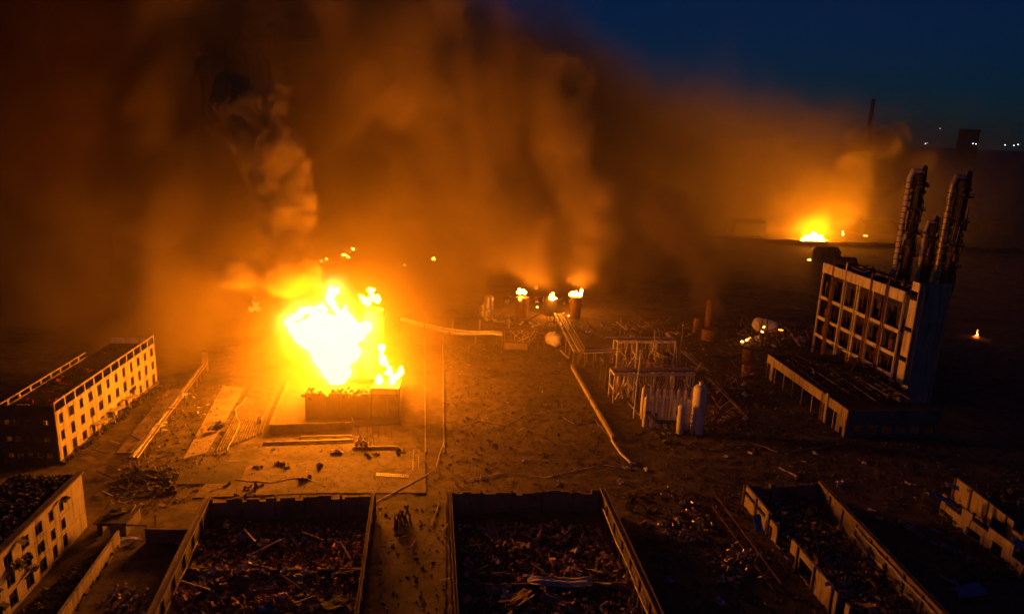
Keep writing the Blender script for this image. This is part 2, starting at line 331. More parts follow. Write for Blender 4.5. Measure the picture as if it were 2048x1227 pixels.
hallC=hall('roofless hall with a broken pale side wall and a long lit gutter',G(1493,968,z),G(1640,965,z),G(1800,1330,z),G(1985,1330,z),z,.5,.75,
   {'l':[(0,9,0,5),(9.0,13.0,3.2,5),(14.2,16.6,0,5),(23.2,29.5,0,3.2),(29.4,33.0,0,2.0),(33.0,38.5,0,5),(39,42,3.6,5),(40.5,43.5,0,2.4),(44,60,2.4,3.4)]})
hallD=hall('wrecked hall with hanging sheets and leaning poles, farthest from the fire',G(1915,955,5),G(2100,965,5),G(2190,1165,5),G(2300,1165,5),5,.4,.4,
   {'l':[(0,6,0,5),(8,14,0,2.6),(17,20,3.4,5),(22,26,0,3.)]},sides='l')
D2=wall('jagged pale wall stub under the hanging blue sheet',G(2045,1152),G(1880,1024),4.6,.4,'plaster',False,[(0,3,2.2,5),(5.5,8,0,2.6),(9.5,14,3.4,5),(11,15,0,1.6),(17,22,2.6,5),(19,23,0,1.2)],'wall_stub')
# hung pipe along hall B
W=hallB['r']; L=44
MB().tube([(-1.25,y,3.5+.25*math.sin(y*.35)) for y in [1.6*k for k in range(27)]],.17,8).build('pipe','lag',W)
for k in range(8): MB().tube([(-1.25,2+k*5.2,3.5),(-1.2,2.2+k*5.2,1.0),(-1.3,2.1+k*5.2,-.2)],.12,6).build('pipe_leg','steel',W)
MB().tube([(-1.25,15.,3.4),(-1.3,15.1,.9),(-2.2,15.2,.4),(-4.2,14.2,.2)],.2,7).build('branch_pipe','lag',W)
W=hallA['l']
MB().tube([(1.1,y,2.9+.5*mnoise.noise(Vector((y*.2,0,3)))) for y in [8+1.3*k for k in range(18)]],.16,7).build('pipe','rust',W)
MB().bar((1.1,14,3.4),(2.6,13.2,.1),.25).build('broken_strut','concrete',W)
W=hallC['r']
MB().tube([(-.75,y,3.9+.3*mnoise.noise(Vector((y*.3,1,3)))) for y in [3+1.3*k for k in range(28)]],.2,7).build('pipe','lag',W)
for k in range(7): MB().crumple((-.9,10+k*4.6,2.2),.6,2.6,.5,3,0,(0,1.1)).build('hanging_sheet','dark' if k%2 else 'sheet',W)
# low inner walls left standing across the two halls
wall('broken low inner wall crossing the hall nearest the tenement',G(388,1152),G(728,1148),1.3,.35,'wall',False,[(3,4.2,.5,2),(7,9.5,.8,2),(12,13,.3,2),(18,21,.7,2),(24,25,0,2)],'inner_wall')
wall('broken low inner wall crossing the middle hall',G(918,1180),G(1255,1176),1.3,.35,'wall',False,[(2,3.2,.4,2),(6,9,.9,2),(14,15,.2,2),(19,20,.6,2)],'inner_wall')
# loose sheets hung on the wrecked walls
def sheetobj(label,p,a,b,amp,m,rz=0,tilt=(0,0),group=None,name='metal_sheet',cat='metal sheet',n=5):
    o=MB().crumple((0,0,0),a,b,amp,n,rz,tilt).build(name,m,None,p); return tag(o,label,cat,group)
sheetobj('bluish sheet hanging inside the broken pale hall wall',G(1515,1046,3.6),2.2,3.4,.8,'blue',.5,(.9,.2))
sheetobj('bent bluish sheet folded over the gap in the pale hall wall',G(1665,1172,4.8),3.2,1.5,.9,'sheet',.7,(.3,.5))
sheetobj('long tarpaulin tinted skylight blue, draped over the jagged wall stub',G(1890,998,4.7),5.4,1.4,.7,'blue',-.5,(.2,.4),n=6)
sheetobj('pale crumpled sheet caught on the wall stub top',G(1905,972,4.6),2.8,1.3,.7,'sheet',-.3,(.2,.3))
sheetobj('sheet tinted skylight blue at the picture edge on the last wall stub',G(2036,1085,4.4),2.4,1.4,.6,'blue',-.3,(.3,.3))
# fallen steel truss leaning on hall C
T=thing('steel_truss','thin fallen steel truss leaning against the broken pale hall wall','truss',(0,0,0))
a,b=G(1428,985,3.2),G(1562,1165,2.4); a2,b2=G(1424,1010,1.5),G(1548,1180,.4)
MB().bar(a,b,.16).build('chord','rust',T); MB().bar(a2,b2,.16).build('chord','rust',T)
for k in range(8):
    p=a.lerp(b,k/7); q=a2.lerp(b2,k/7); MB().bar(p,q,.12).build('web_bar','rust',T)
    if k in (2,4,6): MB().bar(p,G(1452+k*10-16,1072+k*14,0) if k!=6 else (p.x-1,p.y-1,0),.12).build('prop','rust',T)
for i,(x,y,tx,h) in enumerate(((1840,1020,4,5.5),(1882,1050,6,5.2),(1928,1096,8,6.2),(1980,1080,3,3.))):
    p=G(x,y); T=MB().tube([(0,0,-.2),(.25,.1,h)],.09,6).build('pole','rust',None,p)
    tag(T,['thin leaning pole farthest from the jagged wall stub','thin leaning pole directly under the pale crumpled sheet','tallest thin leaning pole in front of the wall stub','short thin pole among the wall stub wreckage'][i],'pole')
# ------------------------------------------------------------ burning tank and its bund
def tank(name,label,p,r,h,m,top='open',group=None,n=28,cat='tank',bands=0):
    T=thing(name,label,cat,p,0,group)
    prof=[(r,-.3),(r,h)] if top=='open' else [(r,-.3),(r,h),(r*.92,h+r*.22),(r*.7,h+r*.4),(r*.35,h+r*.52),(.02,h+r*.56)]
    if top=='open': prof+=[(r-.12,h),(r-.12,h*.7),(.02,h*.7)]
    MB().lathe(prof,n,close=False).build('shell',m,T)
    for k in range(bands): MB().lathe([(r+.02,h*(k+1)/(bands+1)-.09),(r+.1,h*(k+1)/(bands+1)-.09),(r+.1,h*(k+1)/(bands+1)+.09),(r+.02,h*(k+1)/(bands+1)+.09)],n,close=False).build('band',m,T)
    return T
pa,pb=G(611,838),G(741,838); bw=(pb-pa).length
T=thing('tank_house','soot blackened flat block under the main blaze, shade painted into the dark side towards the camera','building',pa,R(4))
MB().holed(bw,7.4,[(5,6.2,6.6,8),(12,14.6,6.9,8)],.4,lambda a,b,d:(a,d,b)).build('front_wall','dark',T)  # front's shade put into its dark colour, on top of soot
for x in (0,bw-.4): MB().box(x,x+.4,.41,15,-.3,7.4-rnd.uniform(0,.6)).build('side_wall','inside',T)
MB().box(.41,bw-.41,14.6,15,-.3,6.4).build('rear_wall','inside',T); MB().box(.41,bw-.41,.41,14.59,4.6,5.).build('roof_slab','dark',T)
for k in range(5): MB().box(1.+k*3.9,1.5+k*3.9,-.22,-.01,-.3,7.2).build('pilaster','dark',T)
for k in range(26): MB().crumple((rnd.uniform(-1,bw),rnd.uniform(-.3,3),7.2+rnd.uniform(-1,.6)),rnd.uniform(.8,2.4),rnd.uniform(.6,1.4),.9,3,rnd.uniform(0,3),(rnd.uniform(-1,1),rnd.uniform(-1,1))).build('torn_plate',rnd.choice(('dark','inside','rust')),T)
T=tank('tall_tank','tall slim pale tank with torn roof standing right behind the main blaze',A(748,720,216).xy.to_3d(),3.1,21.5,'pale',bands=5)
p=G(742,836); T=thing('pump_house','low concrete pump house with a pale top band right of the blackened block','building',p,R(3))
MB().box(.3,7.3,.2,7.5,-.3,7.0).build('block','concrete',T); MB().box(.15,7.45,.05,7.65,7.0,8.6).build('parapet','plaster',T)
MB().bar((7.9,-.4,0),(7.9,-.2,8.),.35).build('down_pipe','steel',T); MB().tube([(4.5,-.4,6.5),(4.6,-.8,3.5),(4.2,-.6,.2)],.14,6).build('hose','rust',T)
def low_wall(label,a,b,h,t,m='concrete'): return wall(label,a,b,h,t,m,True,(),'bund_wall')
low_wall('front bund wall below the blackened block, dark side to the camera',G(541,864),G(704,858),2.0,.35)
low_wall('left bund wall of the blaze yard running away from the camera',G(541,864),G(577,774),2.0,.35)
low_wall('right bund wall of the blaze yard running away beside the pump house',G(800,850),G(803,775),2.2,.35)
low_wall('short concrete upstand in the earth left of the bund',G(522,846),G(545,808),1.0,.3)
def pipe_run(label,pts,r,m='rust',z=.45,cat='pipe',name='pipeline',sup=6):
    P=[G(*p) for p in pts]; T=thing(name,label,cat,P[0]); Q=[p-P[0] for p in P]
    MB().tube([q+Vector((0,0,z)) for q in Q],r,7).build('pipe',m,T)
    MB().tube([q+Vector((0,.55,z)) for q in Q],r*.8,7).build('pipe','steel',T)
    for k in range(sup):
        q=Q[0].lerp(Q[-1],k/(sup-1)); MB().box(q.x-.15,q.x+.15,q.y-.25,q.y+.8,-.3,z-r*.6).build('support','concrete',T)
pipe_run('twin pipe run on low supports across the apron below the bund',[(527,889),(705,883)],.24)
pipe_run('twin pipe run on low supports right of the pump skid',[(706,898),(796,897)],.24)
pipe_run('short thin pipe pair just inside the first pipe run',[(600,877),(702,875)],.12,sup=4)
p=G(706,898); T=thing('pump_skid','pump skid with bright bent hoses standing up from it on the apron','pump skid',p,R(3))
MB().box(0,3.6,0,5.,-.2,.35).build('base_frame','dark',T)
for x,y in ((.7,1),(1.9,1.2),(2.9,.9),(.9,3.2),(2.3,3.4)):
    o=MB().lathe([(.45,.35),(.45,1.0),(.3,1.25),(.18,1.3),(.18,1.7)],12,(x,y)).build('pump','rust',T); MB().tube([(x,y,1.5),(x+.5,y+.2,1.9),(x+1.0,y+.1,1.5)],.12,6).build('outlet','steel',o)
MB().tube([(1.2,.6,1.2),(1.7,.6,3.4),(1.1,.6,5.2),(-.3,.6,8.0)],[.16,.16,.14,.1],7).build('bent_hose','sheet',T)
MB().tube([(2.4,.6,1.2),(2.0,.6,2.4),(1.7,.6,3.6)],.15,7).build('hose','sheet',T)
MB().tube([(3.4,.6,.4),(3.4,.6,4.2)],.11,7).build('vent_pipe','sheet',T)
for i,(x,y,h) in enumerate(((745,874,3.0),(757,873,2.6),(770,868,1.6),(783,872,2.2),(748,888,2.0),(735,868,2.4))):
    tag(MB().tube([(0,0,-.2),(.05,0,h)],.1,6).build('marker_post','rust',None,G(x,y)),'thin upright steel post among the pipe stubs right of the pump skid','post','posts right of the pump skid')
P=[G(748,1006),G(852,951),G(872,934),G(880,905),G(889,880)]
tag(MB().tube([(p.x,p.y,.16) for p in P],.09,6).build('cable','sheet'),'thin pale cable lying across the apron with a kink','cable')
def ladder(label,a,b,wd,n):
    T=thing('ladder',label,'ladder',a,heading(a,b)); L=(b-a).length
    for x in (-wd/2,wd/2): MB().bar((x,0,.15),(x,L,.15),.1).build('rail','steel',T)
    for k in range(n): MB().bar((-wd/2,L*(k+.5)/n,.15),(wd/2,L*(k+.5)/n,.15),.09).build('rung','steel',T)
ladder('ladder lying flat on the apron just left of the kinked cable',G(752,949),G(818,953),1.1,15)
ladder('short pair of rails lying away from the camera beside the kerb',G(831,941),G(833,899),1.3,3)
# long low wall along the central field
Pk=[G(1143,735),G(1180,800),G(1226,880)]
for i,(a,b) in enumerate(((Pk[0],Pk[1]),(Pk[1]+Vector((.1,-1.2,0)),Pk[2]))):
    wall(['far half of the long low wall beside the gas cylinder rack','near half of the long low wall, ending in a bent pipe'][i],a,b,1.1,.55,'plaster',True,(),'low_wall')
tag(MB().tube([G(1224,880,.7),G(1240,905,.5),G(1262,925,.3),G(1272,926,.25)],.3,8).build('bent_pipe','pale'),'bent pale pipe at the near end of the long low wall','pipe')
# ------------------------------------------------------------ gas cylinder plant
def portal(label,p,Lx,Ly,h,nx,mid=True):
    T=thing('pipe_portal',label,'pipe rack',p,SITE)
    xs=[Lx*k/(nx-1) for k in range(nx)]
    for y in (0,Ly):
        for x in xs: MB().box(x-.22,x+.22,y-.22,y+.22,-.3,h).build('column','white' if x==0 else 'pale',T)
        MB().box(-.25,Lx+.25,y-.25,y+.25,h,h+.75).build('beam','pale',T)
    for x in xs:
        MB().box(x-.2,x+.2,.26,Ly-.26,h+.05,h+.65).build('cross_beam','white',T)
        if mid: MB().box(x-.16,x+.16,.23,Ly-.23,h*.45,h*.45+.4).build('cross_beam','white',T)
    return T,xs
pf=G(1226,804); pr=G(1232,734)
PF,xsf=portal('pale concrete pipe portal directly behind the gas cylinders',pf,24.,5.2,8.2,5)
PR,xsr=portal('farther pale concrete pipe portal with tall bent pipes rising through it',pr,20.,5.,8.6,4)
for k,(y,z,r,m) in enumerate(((1.,9.2,.22,'rust'),(2.1,9.15,.16,'steel'),(3.2,9.25,.26,'lag'),(4.2,9.1,.14,'rust'))):
    MB().tube([(-.5,y,z),(8,y,z),(15,y,z+.1),(24.6,y,z)],r,7).build('pipe',m,PF)
    MB().tube([(-4,y,z+.4),(8,y,z+.4),(20.6,y,z+.4)],r,7).build('pipe',m,PR)
for k in range(40):
    x=rnd.uniform(1,23); y=rnd.uniform(-.5,5); MB().tube([(x,y,9.2),(x,y,rnd.uniform(4,6)),(x+rnd.uniform(-1.5,1.5),y+.3,rnd.uniform(2.5,4)),(x+rnd.uniform(-1,1),y+.2,0)],rnd.uniform(.08,.2),6).build('drop_pipe',rnd.choice(('rust','steel','lag','pale')),PF)
for k in range(34):
    x=rnd.uniform(1,19); y=rnd.uniform(-.5,5); MB().tube([(x,y,9.2),(x,y,rnd.uniform(5,7)),(x+rnd.uniform(-2,2),y+.3,rnd.uniform(3.5,4.5)),(x+rnd.uniform(-1,1),y+.2,0)],rnd.uniform(.09,.22),6).build('drop_pipe',rnd.choice(('rust','steel','lag','pale')),PR)
for i,(pts,r) in enumerate((([(1311,730),(1309,690),(1310,660)],.2),([(1320,720),(1321,672),(1316,657)],.22),([(1326,722),(1325,690),(1325,664)],.18),([(1280,742),(1280,700)],.26),([(1353,728),(1353,692)],.2),([(1360,728),(1360,692)],.2))):
    Q=[A(x,y,223+i*.5) for x,y in pts]; b=Vector((Q[0].x,Q[0].y,0)); Q=[b]+Q; tag(MB().tube([q-b for q in Q],r,8).build('vent_pipe','lag',None,b),['tall bent vent pipe, leftmost of the three above the far portal','tall hooked vent pipe, middle one above the far portal','straight vent pipe, rightmost of the three above the far portal','thick stub pipe near the left end of the far portal','first of two bright uprights at the right end of the far portal','second of two bright uprights at the right end of the far portal'][i],'pipe')
b=G(1298,752); T=tank('small_vessel','small orange rusty vessel between the two pipe portals',b,1.5,5.2,'red','dome')
b=G(1326,738); T=tank('spherical_vessel','rounded dark vessel ringed by bright bent pipes between the portals',b,2.4,4.6,'dark','dome')
for k in range(3): MB().tube([(2.7*math.cos(t)*1.05,2.7*math.sin(t)*.8,5.2+k*.5+1.2*math.cos(t*.5)) for t in [R(180+20*j) for j in range(10)]],.16,6).build('ring_pipe','lag',T)
cyl=None; base=G(1288,850)
for row,(px0,py0,h,n) in enumerate(((1284,836,9.9,8),(1289,852,9.2,7))):
    for k in range(n):
        p=G(px0+13.7*k,py0+1.1*k)
        if cyl is None:
            cyl=thing('gas_cylinder','tall pale gas cylinder in the far row of eight, leftmost','gas cylinder',p,0,'far row of gas cylinders')
            MB().lathe([(.7,0),(.74,.2),(.74,h-1.5),(.66,h-1.1),(.46,h-.75),(.2,h-.6)],14).build('shell','pale',cyl)
            MB().lathe([(.14,h-.6),(.14,h-.25),(.26,h-.2),(.26,h),(.1,h+.05)],8).build('valve','sheet',cyl)
            MB().lathe([(.78,-.3),(.78,.0)],10).build('foot','concrete',cyl)
        else:
            c=copy_tree(cyl); c.location=p
            if row: c.scale=(1,1,.94); c['group']='near row of gas cylinders'
            c['label']='tall pale gas cylinder in the '+('near row of seven, ' if row else 'far row of eight, ')+ORD[k]
mb=thing('manifold','thin pipe manifold joining the tops of the gas cylinders','manifold',G(1282,836))
a=G(1282,836); MB().tube([(0,-.9,9.4),(14,-.6,9.5)],.1,6).build('header','steel',mb); MB().tube([(0,-.9,5.2),(15,-.6,5.3)],.12,6).build('header','rust',mb)
for x in (0,14): MB().tube([(x,-.8,0),(x,-.8,9.4)],.1,6).build('stand','steel',mb)
p=G(1395,868); T=tank('gas_tank','biggest upright pale tank, right of the gas cylinders',p+Vector((0,1.7,0)),1.78,12.4,'pale','dome',bands=2)
MB().lathe([(.55,13.2),(.55,14.1),(.7,14.1),(.7,14.3),(.05,14.35)],14).build('manhole','pale',T); MB().tube([(1.9,0,0),(1.95,0,11),(1.2,0,13.2)],.1,6).build('pipe','steel',T)
for k in range(3): MB().box(1.7*math.cos(k*2.1)-.2,1.7*math.cos(k*2.1)+.2,1.7*math.sin(k*2.1)-.2,1.7*math.sin(k*2.1)+.2,-.4,.9).build('leg','concrete',T)
p=G(1360,868); T=tank('gas_column','slim upright pale tank in front of the gas cylinders',p+Vector((0,.9,0)),.95,7.6,'pale','dome',n=18,bands=1)
MB().tube([(.9,0,5.2),(2.5,.2,5.3),(4.2,.3,5.2)],.12,6).build('link_pipe','steel',T); MB().tube([(.9,0,2.6),(2.5,.2,2.7),(4.2,.3,2.6)],.12,6).build('link_pipe','steel',T)
p=G(1267,834); tag(MB().tube([(0,0,-.2),(.1,0,10),(.5,0,19.6)],[.2,.17,.1],8).build('lamp_post','pale',None,p),'tall leaning pale post in front of the pipe portals','post')
for i,(x,y,h) in enumerate(((1238,690,10.8),(1361,700,11.))):
    T=thing('lamp_post',['thin unlit post behind the left end of the far portal','thin unlit post far behind the right end of the portals'][i],'post',G(x,y)); MB().tube([(0,0,-.2),(0,0,h)],[.16,.1],7).build('pole','steel',T); MB().box(-.25,.25,-.2,.2,h-1.6,h-1.2).build('lamp_box','sheet',T)
for i,(u,v,r,h,m,top) in enumerate(((4,9,1.1,4.4,'rust','dome'),(8.5,10.5,1.5,3.6,'lag','dome'),(13,9.5,.9,6.2,'dark','dome'),(17,11,1.3,4.,'rust','open'),(20.5,8.5,1.,5.,'lag','dome'),(22.5,13,1.6,3.,'dark','dome'))):
    tank('process_vessel',['slim rusty vessel between the portals, nearest their left end','wide lagged vessel between the portals beside the slim rusty one','slim black vessel in the middle between the portals','open rusty drum between the portals','slim lagged vessel near the right end of the portals','wide low black vessel at the right end between the portals'][i],pf+Vector((math.cos(SITE)*u-math.sin(SITE)*v,math.sin(SITE)*u+math.cos(SITE)*v,0)),r,h,m,top,n=14)
PN=thing('pipework','dense pipework crossing between the two pale pipe portals','pipework',pf,SITE)
for k in range(60):
    x,y,z=rnd.uniform(-1,24),rnd.uniform(5.6,22),rnd.uniform(1,8.6); ax=k%3; L=rnd.uniform(2,7); q=(x+L,y,z) if ax==0 else (x,min(24,y+L),z+rnd.uniform(-.5,.5)) if ax==1 else (x,y,max(.2,z-L))
    MB().tube([(x,y,z),q],rnd.uniform(.07,.2),6).build('pipe',rnd.choice(('rust','lag','steel','dark','pale')),PN)
for k in range(14): x,y=rnd.uniform(0,24),rnd.uniform(5.6,22); MB().bar((x,y,-.2),(x,y,rnd.uniform(4,10)),.16).build('upright','steel' if k%2 else 'rust',PN)
# wreckage in front of the gas cylinders
T=thing('collapsed_walkway','black twisted walkway collapsed in front of the gas cylinders','wreckage',G(1286,852))
a=Vector((.4,-.5,4.6)); b=Vector((3.2,-1.6,2.2)); c=Vector((10.2,-1.4,2.4)); d=Vector((8.2,-1.,5.2))
for p,q,wd in ((a,b,.5),(b,c,.6),(c,d,.35),(a,a+Vector((3.5,0,-1)),.3)): MB().bar(p,q,wd,.7).build('beam','dark',T)
for k in range(14): p=b.lerp(c,k/13); MB().bar(p+Vector((0,0,.2)),Vector((p.x+rnd.uniform(-.8,.8),p.y-rnd.uniform(0,1.6),rnd.uniform(-.2,.6))),.14).build('strut',rnd.choice(('rust','dark','steel')),T)
for k in range(12): MB().crumple((rnd.uniform(1,9),-rnd.uniform(1,5),rnd.uniform(0,1.6)),rnd.uniform(.6,1.8),rnd.uniform(.4,1.),.6,3,rnd.uniform(0,3),(rnd.uniform(-.8,.8),rnd.uniform(-.8,.8))).build('torn_plate',rnd.choice(('steel','rust','dark')),T)
T=thing('railing','bent railing at the left edge of the gas cylinder yard','railing',G(1256,818)); a=Vector((0,0,0)); b=G(1284,846)-G(1256,818)
for k in range(9): p=a.lerp(b,k/8); MB().bar((p.x,p.y,-.2),(p.x+rnd.uniform(-.3,.3),p.y,1.9+rnd.uniform(-.5,.3)),.13).build('baluster','steel',T)
MB().bar(a+Vector((0,0,1.9)),b+Vector((0,0,1.5)),.16).build('rail','sheet',T)
for k in range(7):
    a,b=G(1410+k*4.,752+k*2,.7),G(1466+k*5,806+k*5,.7); 
    if k in (1,4): continue
    tag(MB().tube([(0,0,0),tuple(b-a)],.14+.05*(k%2),7).build('fallen_pipe','rust' if k%2 else 'lag',None,a),'long pipe lying in the bundle right of the pipe portals','pipe','pipe bundle right of the portals')
for k in range(6):
    a,b=G(1360+k*5,700+k*1.5,2.5-.3*k),G(1400+k*4,733+k*2,1.2)
    tag(MB().tube([(0,0,0),tuple(b-a)],.2,7).build('fallen_pipe','rust' if k%2 else 'sheet',None,a),'slanted pipe sliding off the right end of the far portal','pipe','pipes sliding off the far portal')
# ------------------------------------------------------------ elevated pipe rack behind the field
T=thing('pipe_bridge','sagging bundle of pipes hanging between posts behind the debris field','pipe rack',G(800,664)); o=T.location.copy()
e=G(1003,694); 
for k,(dy,r,m,sg) in enumerate(((0,.3,'pale',1.),(.8,.36,'lag',1.4),(1.6,.28,'pale',.7),(2.4,.34,'lag',1.8),(3.2,.26,'pale',1.1))):
    MB().tube([Vector(((e.x-o.x)*t,(e.y-o.y)*t+dy,5.0*(1-t)+4.6*t-sg*2.2*math.sin(math.pi*min(1,t*1.1))*(.6+.4*t))) for t in [j/14 for j in range(15)]],r,7).build('pipe',m,T)
for t,h in ((0,5.2),(.25,4.2),(.5,3.2),(.75,2.9),(1,4.4)):
    for dy in (-.2,3.6): MB().box((e.x-o.x)*t-.2,(e.x-o.x)*t+.2,(e.y-o.y)*t+dy-.2,(e.y-o.y)*t+dy+.2,-.3,h).build('post','concrete',T)
for i,(x,y,h) in enumerate(((905,664,4.6),(959,663,4.8),(850,662,3.6),(1018,652,4.2))):
    tag(MB().box(-.35,.35,-.35,.35,-.3,h).build('concrete_post','plaster',None,G(x,y)),'stout pale post standing free behind the sagging pipes','post','posts behind the sagging pipes')
T=thing('valve_platform','steel valve platform on thin legs at the end of the sagging pipes','platform',G(1008,696)); o=T.location
wx=14.5
for x in [wx*k/6 for k in range(7)]:
    for y in (0,5): MB().bar((x,y,-.2),(x,y,6.2),.2).build('leg','rust',T)
for y in (0,5): MB().bar((-.3,y,6.3),(wx+.3,y,6.3),.3).build('beam','rust',T); MB().bar((-.3,y,3.2),(wx+.3,y,3.2),.2).build('beam','rust',T)
MB().box(0,8.4,-.6,1.,-.2,2.2).build('base_block','concrete',T)
for k in range(8): MB().tube([(rnd.uniform(1,13),rnd.uniform(.5,4),6.4),(rnd.uniform(1,13),2,4),(rnd.uniform(1,13),2.5,.2)],.16,6).build('pipe',rnd.choice(('rust','lag','steel')),T)
def rack(label,a,b,wd,h,n,pipes):
    T=thing('pipe_rack',label,'pipe rack',a,heading(a,b)); L=(b-a).length
    for k in range(n):
        y=L*k/(n-1)
        for x in (-wd/2,wd/2): MB().box(x-.25,x+.25,y-.25,y+.25,-.3,h).build('post','concrete',T)
        MB().box(-wd/2-.3,wd/2+.3,y-.28,y+.28,h,h+.45).build('cross_beam','concrete',T)
    for k in range(pipes):
        x=-wd/2+wd*(k+.5)/pipes; MB().tube([(x,-1,h+.7),(x,L*.5,h+.7-.2*(k%2)),(x,L+.8,h+.7)],.16+.1*(k%3==0),7).build('pipe',('rust','lag','steel','pale')[k%4],T)
    for x in (-wd/2-.1,wd/2+.1): MB().bar((x,-.5,h+.62),(x,L+.5,h+.62),.2,.34).build('edge_beam','pale',T)
rack('pipe rack slanting down from the burning tanks towards the portals',G(1118,654),G(1158,731),4.2,4.6,7,6)
rack('level pipe rack leading from the slanting rack to the far portal',G(1163,728),G(1232,724),5.5,4.2,5,6)
# pale vessel lying under the slanting rack
T=thing('horizontal_vessel','pale rounded vessel lying in the rubble under the slanting pipe rack','tank',G(1107,692,0)+Vector((0,0,2.6)),R(35)); 
MB().tube([(0,y,0) for y in (-3.6,-3.4,-2.9,-2.1,2.1,2.9,3.4,3.6)],[.1,1.1,1.9,2.4,2.4,1.9,1.1,.1],18).build('shell','pale',T); MB().lathe([(.5,2.2),(.5,3.0)],10).build('manhole','pale',T)
for y in (-1.8,1.8): MB().box(-1.6,1.6,y-.3,y+.3,-2.9,-1.7).build('saddle','concrete',T)
tag(MB().bar(G(1120,700,1.6),G(1138,716,.2),.35).build('fallen_beam','plaster'),'pale beam lying between the vessel and the slanting rack','beam')
# ------------------------------------------------------------ tank group with fires on top
def flame_mesh(blobs,vox,amp,fs,name='flame',m='fire',seed=0):
    bm=bmesh.new()
    for p,r in blobs:
        bmesh.ops.create_icosphere(bm,subdivisions=2,radius=r,matrix=Matrix.Translation(p)@Matrix.Diagonal((1,.9,1.12,1)))
    me=D.meshes.new(name); bm.to_mesh(me); bm.free(); o=D.objects.new(name,me); C.objects.link(o)
    md=o.modifiers.new('r','REMESH'); md.mode='VOXEL'; md.voxel_size=vox
    dg=bpy.context.evaluated_depsgraph_get(); me2=D.meshes.new_from_object(o.evaluated_get(dg)); D.objects.remove(o)
    s=Vector((seed,seed*2,0)); N=[v.normal.copy() for v in me2.vertices]
    for v,n in zip(me2.vertices,N):
        q=v.co*fs+s-Vector((0,0,v.co.z*fs*.35)); k=mnoise.fractal(q,.8,2.,4); v.co+=n*(k*amp)+Vector((0,0,max(0,k)*amp*.55))
    me2.materials.clear(); me2.materials.append(M[m]); me2.shade_smooth(); me2.name=name; return me2
def small_fire(label,px,py,Y,w,h,m='fire_s',cat='fire',seed=1,group=None):
    b=A(px,py,Y); k=Y/FPX; W,Hh=w*k/2,h*k
    bl=[(Vector((rnd.gauss(0,.38)*W,rnd.uniform(-.3,.3)*W,Hh*(.08+.9*t)*rnd.uniform(.7,1.1))),min(W,Hh)*rnd.uniform(.2,.42)*(1.15-t)) for t in [k/9 for k in range(10)]]+[(Vector((rnd.uniform(-.8,.8)*W,0,Hh*.12)),min(W,Hh)*.3) for _ in range(3)]
    o=D.objects.new('fire',flame_mesh(bl,max(.05,min(W,Hh)*.11),min(W,Hh)*.42,1.9/min(W,Hh),'fire',m,seed)); C.objects.link(o); o.location=b; return tag(o,label,cat,group)
for i,(x,y,r,h,m,lb) in enumerate(((1044,634,2.5,8.6,'rust','rusty tank with fire inside its red glowing rim, left of the burning trio'),(1100,628,2.9,7.4,'dark','dark dented tank in the middle of the burning trio'),(1150,634,2.4,9.0,'rust','upright tank with a flame licking over its open top, right of the burning trio'))):
    p=G(x,y); T=tank('storage_tank',lb,p,r*1.0,h,m,bands=3)
    MB().bar((-r-.2,-.3,0),(-r-.2,-.3,h+1),.2).build('ladder','rust',T)
for i,(x,y,r,h,lb) in enumerate(((977,634,1.9,8.4,'hazy upright tank left of the burning tank trio'),(968,630,2.4,4.4,'round hazy tank leaning against the hazy upright one'),(974,640,1.3,4.,'small pale vessel in front of the hazy upright tank'))):
    tank('storage_tank',lb,G(x,y),r,h,'lag','dome',bands=1)
tag(MB().crumple((0,0,0),5,3,1.6,5,.4,(.6,.5)).build('metal_sheet','sheet',None,G(1118,634,1.4)),'torn bright sheet leaning between the dark tank and the right burning tank','metal sheet')
small_fire('fire on the left tank of the burning trio',1043,586,297,20,10,'fire_t',seed=2)
small_fire('fire on the dark middle tank of the burning trio',1103,597,296,20,9,'fire_t',seed=3)
small_fire('fire flaring over the right tank of the burning trio',1153,593,300,24,17,'fire_t',seed=4)
small_fire('flame licking down the side of the left burning tank',1040,600,292,6,12,'fire_s',seed=61)
small_fire('flame licking down the side of the right burning tank',1157,604,297,7,14,'fire_s',seed=62)
small_fire('thin reddish fire between the left and middle tanks',1071,577,300,8,12,'fire_d',seed=5)
small_fire('glowing ember at the foot of the dark middle tank',1075,615,292,5,4,'ember',seed=6)
small_fire('glowing ember at the foot of the right burning tank',1138,632,298,5,4,'ember',seed=7)
for lb,(x0,y0),n,wx_,wy_ in (('tangle of burnt steelwork behind the burning tank trio',(1075,606),40,34,14),('tangle of burnt steelwork and pipes in front of the burning tank trio',(1060,652),46,30,9),('tangle of burnt steelwork right of the slanting pipe rack',(1235,668),40,30,16),('tangle of burnt steelwork between the portals and the annex',(1455,770),60,26,22),('tangle of burnt steelwork behind the gas tank, beside the fallen pipes',(1440,840),34,16,10),('tangle of burnt steelwork on the ground at the far corner of the annex',(1580,690),60,30,14),('tangle of burnt steelwork behind the far pipe portal',(1330,665),50,34,14)):
    T=thing('burnt_steelwork',lb,'wreckage',G(x0,y0))
    for k in range(n):
        p=Vector((rnd.uniform(-wx_/2,wx_/2),rnd.uniform(-wy_/2,wy_/2),rnd.uniform(0,3.4))); q=p+Vector((rnd.uniform(-5,5),rnd.uniform(-3,3),rnd.uniform(-2,4))); q.z=max(q.z,-.2); MB().bar(p,q,rnd.uniform(.14,.36)).build('beam',rnd.choice(('rust','dark','steel','rust')),T)
    for k in range(12): MB().crumple((rnd.uniform(-wx_/2,wx_/2),rnd.uniform(-wy_/2,wy_/2),rnd.uniform(.2,1.5)),rnd.uniform(1,3.4),rnd.uniform(.8,2),1.,4,rnd.uniform(0,3),(rnd.uniform(-1,1),rnd.uniform(-1,1))).build('torn_plate',rnd.choice(('pale','rust','lag')),T)
